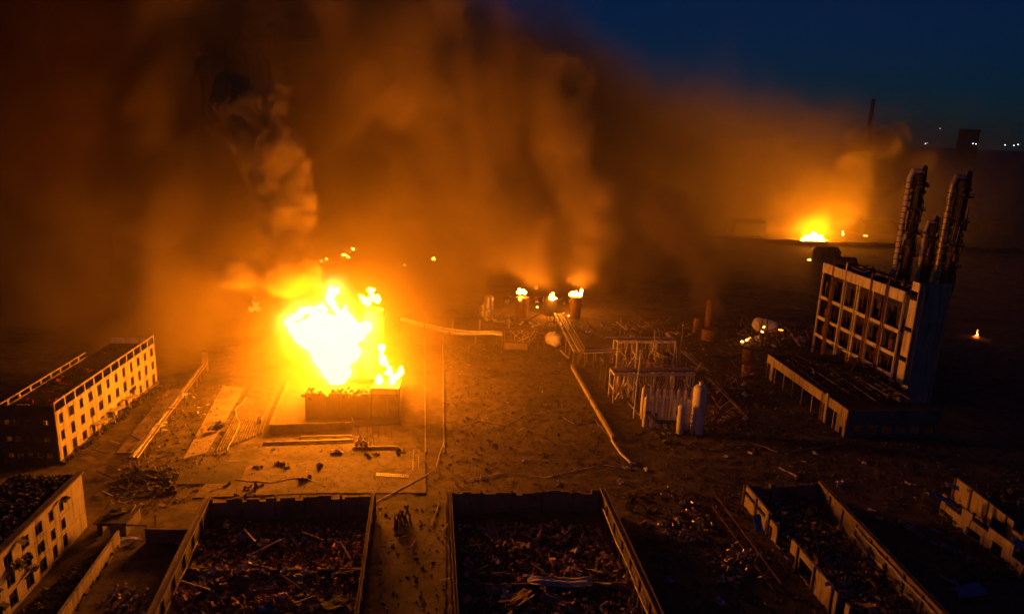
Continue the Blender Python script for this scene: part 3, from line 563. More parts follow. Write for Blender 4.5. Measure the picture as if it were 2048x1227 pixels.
for i,(lb,pts) in enumerate((('thin fallen cable crossing the debris field',[(900,860),(960,840),(1010,850),(1080,815)]),('thin fallen cable near the cross road',[(930,960),(1010,945),(1090,955),(1200,930),(1290,940)]),('thin cable trailing from the long low wall',[(1215,870),(1190,840),(1150,850),(1120,830)]),('thin fallen cable between the pale road and the blaze yard',[(455,900),(480,850),(470,820),(500,790)]),('long fallen cable on the dark ground below the annex',[(1420,900),(1500,885),(1560,905),(1680,890)]),('thin pale hose snaking over the left of the apron',[(420,985),(470,960),(540,965),(600,955),(640,965)]))):
    P=[G(*p) for p in pts]; Q=[]
    for a,b in zip(P,P[1:]):
        for t in range(6): q=a.lerp(b,t/6); Q.append((q.x+.5*mnoise.noise(q*.4),q.y+.5*mnoise.noise(q*.4+Vector((9,0,0))),.12))
    tag(MB().tube(Q,.1,5).build('cable','sheet' if i%2 else 'steel'),lb,'cable')
# ------------------------------------------------------------ wreck cluster left of the process building
for i,(x,y,r,h,m,top,lb) in enumerate(((1418,678,3.1,4.2,'rust','open','wide cut off tank at the foot of the charred column'),(1414,668,1.4,13.6,'rust','dome','charred narrow column rising out of the wide cut off tank'),(1393,666,1.7,6.4,'rust','open','short rusty column left of the charred column'),(1494,722,1.9,4.6,'rust','open','rusty drum vessel standing behind the annex corner'),(1494,752,2.0,4.2,'rust','open','scorched drum vessel nearest the annex corner'))):
    tank('scorched_vessel',lb,G(x,y),r,h,m,top,bands=2)
T=thing('collapsed_tank','big pale tank collapsed on crossed legs in front of a fire','tank',G(1528,674),R(70))
MB().tube([(0,y,4.6+.1*y) for y in (-5.2,-5,-4.4,-3.6,3.6,4.4,5,5.2)],[.1,1.4,2.3,2.8,2.8,2.3,1.4,.1],16).build('shell','pale',T)
MB().tube([(6.,y,2.6) for y in (-2.6,-2.4,-1.9,2.6,3.0,3.2)],[.1,1.4,2.4,2.4,1.4,.1],14).build('shell','pale',T)
for a,b in (((-1,-2.4,3.4),(1.5,-3.4,-.3)),((1,-3.2,3.4),(-1.6,-2.2,-.3)),((-1,2.6,3.2),(1,2,-.3)),((1,2.8,3.4),(-1.4,3.4,-.3)),((6,-1,1.5),(5,-1.5,-.3)),((6,1.5,1.5),(7,2,-.3))): MB().bar(a,b,.6).build('leg','dark',T)
T=thing('twisted_steelwork','tangle of black steelwork around the collapsed tank','wreckage',G(1520,692))
for k in range(70):
    p=Vector((rnd.uniform(-8,22),rnd.uniform(-8,12),rnd.uniform(0,5))); q=p+Vector((rnd.uniform(-5,5),rnd.uniform(-3,3),rnd.uniform(-3,6))); q.z=max(q.z,-.2); MB().bar(p,q,rnd.uniform(.15,.4)).build('beam',rnd.choice(('dark','rust','dark')),T)
for k in range(14): MB().crumple((rnd.uniform(-6,18),rnd.uniform(-3,8),rnd.uniform(.5,4)),rnd.uniform(1.5,4),rnd.uniform(1,2.5),1.,4,rnd.uniform(0,3),(rnd.uniform(-1,1),rnd.uniform(-1,1))).build('torn_plate',rnd.choice(('pale','rust','lag')),T)
for i,(x,y,Y,w_,h_) in enumerate(((1484,684,268,7,5),(1493,681,269,7,4),(1499,677,270,6,3),(1528,655,262,6,5),(1524,664,266,9,3),(1560,660,266,18,2))):
    small_fire(['small fire at the left foot of the steel tangle','second small fire beside the left foot of the steel tangle','faint third fire beside the steel tangle','small fire burning right under the collapsed tank','low fire line in front of the collapsed tank','thin fire streak right of the collapsed tank'][i],x,y,Y,w_,h_,'ember',seed=10+i)
# ------------------------------------------------------------ gutted process building
PO=Vector((118.4,214.4,0)); PA=R(6.7); PU=Vector((math.cos(PA),math.sin(PA),0)); PV=Vd(PA)
def PW(u,v,z=0): return PO+PU*u+PV*v+Vector((0,0,z))
LP,DP,HP=46.8,12.,34.
PB=thing('process_building','gutted open framed process building, its pale concrete grid lit by the blaze','building',PO,PA)
cols=[LP*k/6 for k in range(7)]; lev=[7.2,13.9,21.4]
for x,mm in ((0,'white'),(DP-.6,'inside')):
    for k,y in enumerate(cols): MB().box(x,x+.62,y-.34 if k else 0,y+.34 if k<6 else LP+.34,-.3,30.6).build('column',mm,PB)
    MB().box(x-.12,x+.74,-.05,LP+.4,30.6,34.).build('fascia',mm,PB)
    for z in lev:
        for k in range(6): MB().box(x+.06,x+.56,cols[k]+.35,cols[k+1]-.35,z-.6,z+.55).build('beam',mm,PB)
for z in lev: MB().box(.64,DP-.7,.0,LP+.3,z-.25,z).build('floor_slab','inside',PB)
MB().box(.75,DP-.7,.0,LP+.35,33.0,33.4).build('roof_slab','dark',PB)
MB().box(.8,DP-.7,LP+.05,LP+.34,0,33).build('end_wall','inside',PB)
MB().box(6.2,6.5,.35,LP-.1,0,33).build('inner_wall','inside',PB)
# vessels, pipes inside the bays
for z0,hh in ((0,6),(7.25,5.5),(13.95,6.4),(21.45,8.2)):
    for k in range(6):
        for q in range(2):
            y=cols[k]+rnd.uniform(1.6,6.4); x=rnd.uniform(1.8,4.6); r=rnd.uniform(.5,1.2); h=rnd.uniform(1.8,hh*.75)
            MB().lathe([(r,z0),(r,z0+h),(r*.8,z0+h+r*.4),(.1,z0+h+r*.6)],12,(x,y)).build('vessel',rnd.choice(('dark','dark','rust','inside')),PB)
        for q in range(4):
            y=cols[k]+rnd.uniform(.8,7.); x=rnd.uniform(.9,4); m=rnd.choice(('rust','red','steel','dark')); y2=y+rnd.uniform(-2,2)
            MB().tube([(x,y,z0),(x,y,z0+hh*rnd.uniform(.4,.9)),(x+.2,min(max(y2,.8),LP-.8),z0+hh*rnd.uniform(.4,.98))],rnd.uniform(.07,.17),6).build('pipe',m,PB)
# pipe risers outside the facade
for y,r,m,zt,dx in ((39.6,.2,'red',36,-.5),(38.6,.28,'rust',30,-.7),(38.0,.2,'rust',30.5,-.6),(31.6,.24,'white',36.8,-.5),(30.8,.16,'red',31,-.5),(23.9,.2,'steel',31,-.4),(16.4,.3,'rust',36.5,-.6),(15.6,.2,'red',30,-.5),(14.8,.16,'steel',21,-.5),(8.2,.26,'red',35,-.6),(7.5,.18,'rust',36.2,-.5),(21.5,.18,'rust',21,-.4)):
    MB().tube([(dx,y,-.2),(dx,y,zt*.5),(dx+.05,y+.1,zt)],r,7).build('riser_pipe',m,PB)
for k in range(20):
    y=rnd.uniform(1,LP-1); z=rnd.choice((7,8,13.5,14.5,21,22.5,29,30)); MB().tube([(-.35,y,z),(-.4,min(LP,y+rnd.uniform(2,7)),z+rnd.uniform(-.8,.4))],rnd.uniform(.07,.15),6).build('cross_pipe',rnd.choice(('rust','red','steel','dark')),PB)
# stair tower
ST=thing('stair_tower','blank ended stair tower with pale panels, at the near end of the process building','building',PW(0,0),PA)
MB().holed(10.2,37.6,[],.4,lambda a,b,d:(1.5+a,-4+d,b-.2)).build('end_wall','plaster',ST)
for k in range(5): MB().box(1.5,11.7,-4.06,-4.005,6.8+k*6.2,7.05+k*6.2).build('string_course','plaster',ST)
MB().tube([(10.6,-4.2,0),(10.6,-4.2,36.8)],.14,7).build('down_pipe','rust',ST); MB().bar((3.2,-4.12,3),(3.2,-4.12,36.5),.5,.12).build('cable_tray','dark',ST)
MB().holed(10.2,37.,[],.4,lambda a,b,d:(1.5+a,-.1-d,b-.2)).build('rear_wall','inside',ST)
MB().box(11.3,11.69,-3.59,-.51,-.2,37.).build('side_wall','wall',ST); MB().box(1.92,11.28,-3.58,-.52,36.6,36.9).build('roof','dark',ST)
for z0,z1 in ((34.6,37.35),(23.4,31.8),(14.2,22.),(5.6,12.6),(.2,3.4)): MB().box(1.52,1.9,-3.58,-.52,z0,z1).build('panel','white',ST)
for z in (3.9,13.,22.5,32.4): MB().box(.9,4.,-3.57,-.53,z,z+.3).build('landing','inside',ST); MB().crumple((1.4,-2.,z+.3),1.2,2.2,.8,4,1).build('torn_plate','dark',ST)
# roof wreckage, each piece of plant a thing of its own
T=thing('horizontal_drum','dark horizontal drum lying on the far corner of the process building roof','tank',PW(4.8,LP-5,35.4),PA+R(55))
MB().tube([(0,y,0) for y in (-4,-3.8,-3.3,3.3,3.8,4)],[.2,1.2,1.75,1.75,1.2,.2],16).build('shell','dark',T)
for y in (-2.2,2.2): MB().box(-1.2,1.2,y-.25,y+.25,-2.,-1.1).build('saddle','dark',T)
RW=thing('roof_pipework','charred heap of pipes and beams strewn over the process building roof','wreckage',PW(6,22,33.4),PA)
for k in range(60):
    p=Vector((rnd.uniform(-4.5,4.5),rnd.uniform(-21,20),rnd.uniform(0,1.6))); q=p+Vector((rnd.uniform(-3,3),rnd.uniform(-5,5),rnd.uniform(-.5,1.8))); q.x=max(-5,min(5,q.x)); q.z=max(q.z,.1)
    (MB().tube([p,q],rnd.uniform(.08,.25),6) if k%2 else MB().bar(p,q,rnd.uniform(.12,.3))).build('pipe' if k%2 else 'beam',rnd.choice(('dark','dark','rust','steel')),RW)
for k in range(16): MB().crumple((rnd.uniform(-4,4),rnd.uniform(-21,18),.1),rnd.uniform(1,2.5),rnd.uniform(.7,1.6),.9,4,rnd.uniform(0,3),(rnd.uniform(-.6,.6),rnd.uniform(-.6,.6))).build('torn_plate',rnd.choice(('dark','rust','steel')),RW)
for k in range(7):
    y=-19+k*5.5; MB().lathe([(.8,0),(.85,1.4),(.5,1.9),(.2,2.2),(.2,2.8)],12,(rnd.uniform(-3,3),y)).build('roof_fan',rnd.choice(('dark','rust')),RW)
MB().bar((1.,-14,1.1),(-.5,2,1.4),.28).build('pale_beam','sheet',RW)
# ------------------------------------------------------------ distillation columns behind it
def column(label,up,uc,v,h,r,rp,plats,mp,bands=True):
    T=thing('distillation_column',label,'column',PW(uc,v),PA); x=up-uc
    MB().lathe([(r*1.15,-.3),(r*1.15,2),(r,3),(r,h-3.5),(r*1.25,h-3.2),(r*1.25,h-1.2),(r*.9,h-.3),(r*.4,h),(.05,h+.1)],18).build('shell','dark',T)
    n=int(h/1.5); prof=[(x+.14*mnoise.noise(Vector((k*.4,up,0))),.12*mnoise.noise(Vector((k*.4,up,7))),h*.5+(h*.5-1)*k/n) for k in range(n)]
    P=MB().tube([(x,0,h*.2)]+prof+[(x+.5*abs(x)*.4,0,h+.4),(0,0,h+.3)],[rp]+[rp*(1+.12*math.sin(k*2.1)) for k in range(n)]+[rp,rp],12).build('vapour_pipe',mp,T)
    if bands:
        for k in range(int(h*.5/2)): 
            z=h*.48+k*2.; MB().lathe([(rp*1.2,z-.14),(rp*1.28,z),(rp*1.2,z+.14)],12,(x,0),False).build('band','rust' if k%3 else 'dark',P)
    for i,z in enumerate(plats):
        q=MB().lathe([(r+.05,z),(r+1.9,z),(r+1.9,z+.22),(r+.05,z+.22)],14,close=False).build('platform','dark',T)
        for k in range(9):
            a=2*math.pi*k/9+i; MB().bar(((r+1.8)*math.cos(a),(r+1.8)*math.sin(a),z+.1),((r+1.9)*math.cos(a),(r+1.9)*math.sin(a),z+1.3),.1).build('railing_post','dark',q)
        MB().tube([((r+1.85)*math.cos(a),(r+1.85)*math.sin(a),z+1.25) for a in [2*math.pi*k/14 for k in range(14)]],.06,5).build('railing','rust',q)
        for k in range(9): MB().crumple(((r+.9)*math.cos(k*1.3+i),(r+.9)*math.sin(k*1.3+i),z+.3),1.3,1.,.8,3,k,(rnd.uniform(-1,1),rnd.uniform(-1,1))).build('torn_plate',rnd.choice(('dark','rust','lag')),q)
    MB().tube([(r+.7,.4,h*.3),(r+.7,.4,h-2.5),(r+.5,.4,h+1.9),(r-.1,.2,h+2.3),(r-.9,0,h+.2)],.4,9).build('gooseneck','dark',T)
    MB().tube([(-r*.6,-r*.95,2),(-r*.5,-r*.95,h*.5),(-r*.2,-r*.98,h*.8),(0,-r*.9,h-1.5)],.14,6).build('riser_pipe','red',T)
    for k in range(14): MB().tube([((r+.5*(k%3))*math.cos(k),-r*.9-.3,h*.42+k*1.9),(r*math.cos(k)*.9,-r-.5,h*.42+k*1.9+rnd.uniform(4,9))],rnd.uniform(.1,.25),6).build('branch_pipe',rnd.choice(('dark','rust','lag')),T)
    for k in range(26): a=rnd.uniform(3,6.3); MB().crumple(((r+.2)*math.cos(a),(r+.2)*math.sin(a),rnd.uniform(h*.45,h*.95)),1.6,1.1,.7,3,a,(rnd.uniform(.8,1.6),rnd.uniform(-.4,.4))).build('lagging_flap',rnd.choice(('dark','lag','rust')),T)
    LD=MB().bar((-r*.7-.3,-r-.15,3),(-r*.7-.3,-r-.15,h-3),.1).build('ladder','steel',T); MB().bar((-r*.7+.3,-r-.15,3),(-r*.7+.3,-r-.15,h-3),.1).build('rail','steel',LD)
    for k in range(3): MB().lathe([(r+.02,h*(.5+.13*k)),(r+.35,h*(.5+.13*k)),(r+.35,h*(.5+.13*k)+.5),(r+.02,h*(.5+.13*k)+.5)],14,close=False).build('flange','rust',T)
    for k in range(5): a=rnd.uniform(2.6,6.); MB().lathe([(.5,h*.45+k*5),(.55,h*.45+k*5+2.2),(.3,h*.45+k*5+2.6)],10,((r+1.1)*math.cos(a),(r+1.1)*math.sin(a))).build('side_vessel',rnd.choice(('lag','rust','dark')),T)
    MB().tube([(0,0,h),(0,0,h+3.2)],.06,5).build('lightning_rod','sheet',T)
    return T
column('taller left distillation column with a clean banded pale side pipe',16.6,20.2,31,68.,1.55,.82,(40,47.5,55.5,63.5),'pale')
column('right distillation column wrapped in torn ragged lagging',25.6,29.3,22,67.,1.85,.85,(38,45,53,61),'lag')
column('short distillation column standing between the two tall ones',24.2,26.6,29,51.5,1.2,.62,(37,46.5),'pale',False)
# ------------------------------------------------------------ low annex with bare joists
AO=Vector((91.1,182.0,0)); AN=thing('annex','low annex with long pale fascia on thin posts and bare burnt roof joists','building',AO,R(6.3)); LN=48.6
MB().holed(LN,2.75,[],.3,lambda a,b,d:(-d,a,5.05+b)).build('fascia','plaster',AN)
for k in range(9):
    y=.4+k*(LN-.8)/8; MB().box(-.28,-.02,y-.16,y+.16,-.3,5.03).build('post','plaster',AN)
    if k: MB().box(.0,.0+28.,y-.12,y+.12,4.6,4.95).build('rafter','inside',AN) if k in (3,5,7) else None
MB().box(-.62,-.32,9.6,10.8,-.3,8.6).build('pilaster','plaster',AN); MB().box(-.45,-.3,12.9,13.3,-.3,8.4).build('down_pipe','rust',AN)
MB().holed(4.6,5.,[(1.2,2.6,0,2.2)],.25,lambda a,b,d:(-.03-d,.2+a,b)).build('infill_wall','plaster',AN); MB().box(-.27,-.03,44.,46.,0,5).build('infill_wall','plaster',AN)
MB().holed(26,3.4,[],.3,lambda a,b,d:(.3+a,d,4.4+b)).build('end_fascia','wall',AN); MB().holed(26,4.2,[(2+k*4.,4.6+k*4,1,3.4) for k in range(6)],.25,lambda a,b,d:(.3+a,.05+d,b)).build('end_wall','wall',AN)
MB().holed(26,7.8,[],.3,lambda a,b,d:(.3+a,LN-d,b)).build('rear_wall','inside',AN)
for k in range(15):
    x=3.5+k*1.75; y0=15+rnd.uniform(-5,3); MB().bar((x,y0,7.0-rnd.uniform(0,.9)),(x+rnd.uniform(-.5,.5),min(LN-1,y0+rnd.uniform(20,30)),7.1),.2,.34).build('joist','rust' if k%3 else 'steel',AN)
for k in range(6): MB().bar((2.5,16+k*5,6.7),(29,17+k*5,6.75),.2,.3).build('tie_beam','dark',AN)
for k in range(30): MB().crumple((rnd.uniform(3,29),rnd.uniform(17,44),7.2),rnd.uniform(1,3.),rnd.uniform(.6,1.6),.6,4,rnd.uniform(0,3),(rnd.uniform(-.4,.4),rnd.uniform(-.4,.4))).build('roof_sheet',rnd.choice(('dark','dark','steel','lag','rust')),AN)
MB().box(1,29,.5,LN-.4,-.2,.1).build('floor','inside',AN)
for k in range(26): MB().tube([(rnd.uniform(3,29),rnd.uniform(24,48),rnd.uniform(5,7)),(rnd.uniform(3,29),rnd.uniform(24,48),rnd.uniform(7,9)),(rnd.uniform(10,29),rnd.uniform(30,48),7)],rnd.uniform(.08,.2),6).build('twisted_pipe',rnd.choice(('dark','rust','dark')),AN)
# ------------------------------------------------------------ far away
def blaze(label,px,py,Y,blobs,m='fire_s',seed=0,cat='fire'):
    k=Y/FPX; b=A(px,py,Y); o=D.objects.new('fire',flame_mesh([(Vector(((x-px)*k,dy,(py-y)*k)),r*k) for x,y,r,dy in blobs],max(.12,blobs[0][2]*k*.16),blobs[0][2]*k*.25,1.4/(blobs[0][2]*k),'fire',m,seed)); C.objects.link(o); o.location=b; return tag(o,label,cat)
ebm=MB(); ex=[60+4*k for k in range(110)]; ep=[(x,540+3*math.sin(x*.05),-.5) for x in ex],[(x,545+3*math.sin(x*.05),2.6+1.4*mnoise.noise(Vector((x*.06,3,0)))+.5*mnoise.noise(Vector((x*.4,3,0)))) for x in ex],[(x,548.5+3*math.sin(x*.05),-.5) for x in ex]
n_=len(ex); ebm.add(ep[0]+ep[1]+ep[2],[f for i in range(n_-1) for f in ((i,i+1,n_+i+1,n_+i),(n_+i,n_+i+1,2*n_+i+1,2*n_+i))]); ebm.build('glow_screen_bank','soil',kind='structure')  # earth bank added to hide the far blaze's pool of light
M['fire_far']=fire_mat('far_fire',(1,.27,.008),800)
blaze('big distant blaze on the open ground left of the tall columns',1625,484,556,[(1625,476,9,0),(1613,479,7,0),(1637,478,7,0),(1626,471,6,0),(1645,481,4,0),(1606,482,4,0)],'fire_far',3)
for i,(x,y,Y,w_,h_,lb) in enumerate(((1685,471,560,8,13,'narrow distant flame just right of the big distant blaze'),(1575,484,556,12,4,'low flickering fires just left of the big distant blaze'),(1730,472,600,10,2,'thin bright streak of fire farthest right of the distant blaze'),(1619,521,470,9,4,'small isolated fire in the dark field below the distant blaze'),(645,528,398,12,8,'cluster of small fires behind the smoke column, nearest of three'),(653,519,405,8,5,'second small fire of the cluster behind the smoke column'),(688,512,421,10,6,'small fires spread right of the cluster behind the smoke column'),(706,500,440,8,6,'farthest small fire of the cluster behind the smoke column'),(697,517,415,8,6,'lower right small fire of the cluster behind the smoke column'),(867,519,416,8,7,'lone round fire in the haze behind the debris field'),(808,531,398,4,5,'tiny fire left of the lone round fire'),(809,518,410,3,3,'faintest tiny fire near the lone round fire'),(1953,672,292,6,13,'lone yellow flame in the darkness right of the stair tower'),(1950,674,290,16,5,'dull red embers under the lone yellow flame'))):
    small_fire(lb,x,y,Y,w_,h_,'fire_d' if 'embers' in lb else 'ember_far' if 'smoke column' in lb or 'fire in the haze' in lb or 'tiny' in lb else 'ember',seed=20+i)
small_fire('dull red fire glowing through the smoke left of the main blaze',510,622,236,24,34,'fire_d',seed=44)
p=A(1716,400,3600); T=thing('chimney','tall dark chimney on the horizon','chimney',(p.x,p.y,0)); MB().tube([(0,0,-1),(0,0,130),(0,0,262)],[13,10,8.5],14).build('shaft','dark',T); MB().lathe([(8.5,261),(10.5,262),(10.5,266),(8,266.5)],14).build('rim','dark',T)
p=A(1921,400,3600); T=thing('tower_block','squat dark tower block on the horizon right of the tall columns','building',(p.x,p.y,0)); MB().box(-34,34,0,60,-1,140).build('block','dark',T); MB().box(-36,36,-2,62,140,145).build('roof','dark',T)
for i,(x,y,wd) in enumerate(((1400,352,60),(1478,331,90))):
    p=G(x,y); T=thing('warehouse',['nearer hazy low warehouse far behind the burning tanks','farther hazy low warehouse far behind the burning tanks'][i],'building',p); MB().box(-wd/2,wd/2,0,25,-1,8).build('wall','white',T); MB().add([(-wd/2-1,-1,8),(wd/2+1,-1,8),(wd/2+1,12,13),(-wd/2-1,12,13),(wd/2+1,26,8),(-wd/2-1,26,8)],[(0,1,2,3),(3,2,4,5),(0,3,5),(1,4,2),(0,5,4,1)]).build('roof','steel',T)
for i,(x,y,wd,dp,hh,lb) in enumerate(((1500,470,26,16,9,'low dark shed left of the distant blaze'),(1555,455,34,18,7,'long dark shed behind the low fires'),(1700,462,22,14,11,'dark shed behind the narrow distant flame'),(1760,468,30,16,8,'low dark shed right of the distant blaze'),(1450,440,40,20,10,'hazy shed in the smoke far left of the distant blaze'),(1990,470,34,20,9,'low shed in the dark right of the tall columns'),(1660,520,14,10,5,'small dark shed in the field below the distant blaze'))):
    p=G(x,y); T=thing('shed',lb,'building',p,SITE); MB().holed(wd,hh,[(wd*.1+k*wd*.2,wd*.2+k*wd*.2,1,hh*.6) for k in range(4)],.4,lambda a,b,d:(a-wd/2,d,b)).build('front_wall','inside',T); MB().box(-wd/2,wd/2,.41,dp,-.3,hh).build('body','dark',T); MB().add([(-wd/2-.5,-.5,hh),(wd/2+.5,-.5,hh),(wd/2+.5,dp/2,hh+3),(-wd/2-.5,dp/2,hh+3),(wd/2+.5,dp+.5,hh),(-wd/2-.5,dp+.5,hh)],[(0,1,2,3),(3,2,4,5),(0,3,5),(1,4,2),(0,5,4,1)]).build('roof','inside',T)
lm=None
def lit(x,y,m,r=1.6):
    p=G(x,y+2); 
    if p.y>3600 or p.y<0: p=A(x,y,3600); p.z=0
    z=A(x,y,p.y).z; L=thing('street_lamp','distant cool white street lamp on the horizon' if m=='lamp' else 'distant warm street lamp in the haze','lamp',(p.x,p.y,0),0,'cool lamps on the horizon' if m=='lamp' else 'warm lamps in the haze')
    k=p.y/1450*.5; bm=MB(); bm.lathe([(.1,z-k*r),(k*r,z),(.1,z+k*r)],6).build('lamp_head',m,L); MB().tube([(0,0,-.5),(0,0,max(1,z-k*r))],.15*k,5).build('pole','dark',L)
for x,y in ((1946,287),(1952,288),(2010,290),(2028,291),(2036,289),(1851,287)): lit(x,y,'lamp',1.5)
for x,y in ((1597,272),(1880,257),(1597,263),(1788,288),(1802,289),(1773,290),(1797,283),(1320,262),(1415,272),(1855,286),(1654,263)): lit(x,y,'lampw',.9)
# ------------------------------------------------------------ loose wreckage on the ground
def scatter(name,quads,n,s0,s1,m,z=-.1,flat=.35,pw=1.):
    mb=MB()
    for q in quads:
        P=[G(*p) for p in q]
        for k in range(n):
            u,v=rnd.random(),rnd.random(); p=P[0].lerp(P[1],u).lerp(P[3].lerp(P[2],u),v)
            mb.shard((p.x,p.y,z),s0+(s1-s0)*rnd.random()**3,flat)
    return tag(mb.build(name,m),kind='stuff')
scatter('rubble',[[(890,930),(1250,930),(1120,690),(890,680)]],2600,.12,.9,'rubble')
scatter('scrap_litter',[[(900,930),(1240,930),(1110,700),(895,690)]],420,.12,.6,'scrap',.0,.2)
scatter('rubble',[[(200,1050),(420,990),(560,760),(300,760)]],3000,.12,.8,'rubble')
scatter('scrap_litter',[[(190,1040),(400,990),(520,790),(300,790)]],420,.12,.8,'scrap',.05,.2)
scatter('rubble',[[(400,1000),(860,1000),(850,880),(520,890)]],900,.07,.42,'rubble',.05)
scatter('scrap_litter',[[(400,1000),(860,1000),(850,880),(520,890)]],260,.08,.4,'scrap',.07,.2)
scatter('rubble',[[(860,1010),(1720,1010),(1600,910),(880,920)]],1200,.1,.5,'rubble',.0)
scatter('rubble',[[(760,1260),(890,1260),(893,1010),(757,1010)]],420,.1,.8,'rubble',.02)
scatter('rubble',[[(1330,1240),(1760,1240),(1500,985),(1240,985)]],2600,.15,1.,'rubble',-.05)
scatter('rubble',[[(1700,1240),(2100,1240),(2060,950),(1560,900)]],1800,.15,.9,'rubble',-.05)
scatter('rubble',[[(1270,900),(1700,900),(1560,700),(1200,720)]],2600,.15,1.2,'rubble',-.05)
scatter('scrap_litter',[[(1290,900),(1720,900),(1560,690),(1200,720)]],260,.15,.9,'scrap',.0,.25)
scatter('scrap_litter',[[(1340,760),(1620,720),(1600,640),(1330,660)]],200,.2,1.2,'scrap',.2,.3)
scatter('scrap_litter',[[(860,1010),(1720,1010),(1600,910),(880,920)]],160,.1,.5,'scrap',.03,.25)
scatter('rubble',[[(1480,860),(1640,700),(1480,640),(1330,640)]],900,.2,1.4,'rubble',-.05)
def pile(name,poly,n,h,s0,s1,m):     # heap: mounded cover of shards
    P=[G(*p) for p in poly]; mb=MB()
    for k in range(n):
        u,v=rnd.random(),rnd.random(); p=P[0].lerp(P[1],u).lerp(P[3].lerp(P[2],u),v)
        hh=h*max(0,.25+mnoise.fractal(p*.13,1,2,3))*rnd.random(); mb.shard((p.x,p.y,hh),s0+(s1-s0)*rnd.random()**2,.45)
    return tag(mb.build(name,m),kind='stuff')
for q in ([(300,1250),(700,1250),(735,1050),(400,1050)],[(925,1250),(1310,1250),(1195,1050),(912,1050)],[(1720,1260),(1930,1260),(1660,990),(1500,990)]):
    pile('rubble',q,2300,1.7,.2,1.0,'brick'); pile('brick_rubble',q,200,1.9,.5,2.0,'brick'); pile('scrap_litter',q,150,1.9,.25,1.1,'scrap')
for nm,q,n in (('roofless hall nearest the tenement',[(330,1230),(690,1230),(725,1060),(410,1060)],16),('middle roofless hall',[(935,1230),(1290,1230),(1185,1060),(920,1060)],16),('hall with the broken pale wall',[(1730,1240),(1890,1240),(1650,1000),(1520,1000)],10)):
    P=[G(*p) for p in q]
    for k in range(n):
        u,v=rnd.random(),rnd.random(); p=P[0].lerp(P[1],u).lerp(P[3].lerp(P[2],u),v); a=rnd.uniform(0,3.1); L=rnd.uniform(2.5,8); z0,z1=rnd.uniform(.6,2.2),rnd.uniform(.4,3.2); p.z=z0
        tag(MB().bar((0,0,0),(L*math.cos(a)*.7,L*math.sin(a)*.7,z1-z0),rnd.uniform(.14,.34),rnd.uniform(.14,.3)).build('roof_beam',(mm:=rnd.choice(('rust','dark','plaster','steel'))),None,p),('long ' if L>5.4 else 'short ')+dict(rust='rusty',dark='charred',plaster='pale',steel='grey steel')[mm]+' roof beam in the rubble of the '+nm,'beam','fallen roof beams in the '+nm)
    for k in range(n):
        u,v=rnd.random(),rnd.random(); p=P[0].lerp(P[1],u).lerp(P[3].lerp(P[2],u),v); p.z=rnd.uniform(.5,1.5)
        tag(MB().crumple((0,0,0),rnd.uniform(2,5.5),rnd.uniform(1.2,3),rnd.uniform(.3,1.1),5,rnd.uniform(0,3.1),(rnd.uniform(-.35,.35),rnd.uniform(-.35,.35))).build('roof_slab',(mm:=rnd.choice(('wall','concrete','inside','rust'))),None,p),dict(wall='grey',concrete='pale concrete',inside='sooty black',rust='rusty')[mm]+' fallen slab on the rubble of the '+nm,'slab','fallen slabs in the '+nm)
pile('rubble',[(910,725),(1010,725),(1000,690),(920,690)],900,3.2,.2,.9,'rubble'); pile('rubble',[(215,990),(350,985),(360,935),(255,935)],1000,2.,.2,1.,'rubble')
pile('rubble',[(0,1250),(200,1100),(240,1090),(130,1260)],700,1.2,.2,.9,'rubble'); pile('scrap_litter',[(215,1230),(290,1230),(300,1170),(230,1170)],70,1.4,.3,.9,'scrap')
pile('rubble',[(130,930),(330,775),(300,770),(125,925)],900,1.6,.2,1.,'rubble')
pile('rubble',[(1900,1180),(2090,1180),(2060,980),(1890,980)],900,2.4,.25,1.2,'rubble')
# single bent sheets, planks, beams one can point to
def sheets(group,label,pts,m,s0,s1,z=.08,name='metal_sheet',cat='metal sheet',amp=.8):
    for i,(x,y) in enumerate(sorted(pts)):
        s=rnd.uniform(s0,s1); o=MB().crumple((0,0,0),s,s*rnd.uniform(.45,.8),s*amp*.5,5,rnd.uniform(0,3.1),(rnd.uniform(-.25,.25),rnd.uniform(-.25,.25))).build(name,m,None,G(x,y,z)); tag(o,(label+', '+ORD[i]+' of them'),cat,group)
scatter('rubble',[[(560,990),(1700,990),(1560,760),(600,760)]],3400,.08,.55,'rubble',-.08)
scatter('rubble',[[(880,985),(1720,985),(1560,760),(890,690)]],900,.25,1.0,'rubble',-.12)
scatter('rubble',[[(1250,990),(2040,990),(2040,880),(1500,880)]],1100,.15,.8,'rubble',-.1)
scatter('rubble',[[(1000,985),(1720,985),(1600,720),(1000,700)]],4200,.06,.4,'rubble',-.06)
scatter('rubble',[[(180,1000),(540,985),(560,760),(300,760)]],3000,.06,.4,'rubble',-.06)
scatter('scrap_litter',[[(900,985),(1720,985),(1500,760),(900,700)]],420,.08,.4,'scrap',-.02,.25)
sheets('charred sheets on the apron','charred crumpled sheet lying on the bare apron',[(515,935),(560,930),(572,934),(640,933),(610,958),(518,972),(495,975),(455,970),(745,910),(800,905)],'dark',1.8,3.2,amp=1.3)
sheets('pale scraps on the apron','pale crumpled scrap on the apron below the pipes',[(640,902),(545,898),(545,949),(648,972),(705,905)],'sheet',.9,1.6)
sheetobj('largest pale crumpled sheet on the apron below the twin pipes',G(674,904,.1),3.0,1.7,.7,'sheet',.2)
sheetobj('dark crumpled heap of sheet at the near edge of the apron',G(490,998,.2),4.2,2.2,1.6,'dark',.3,n=7)
sheetobj('bent pale sheet on top of the dark heap at the apron edge',G(502,992,1.0),1.6,1.0,.6,'sheet',.3)
sheetobj('spiky dark wreck lying across the edge of the pale road',G(432,860,.3),3.6,2.0,1.8,'dark',.9,n=7,name='wreck_scrap',cat='scrap')
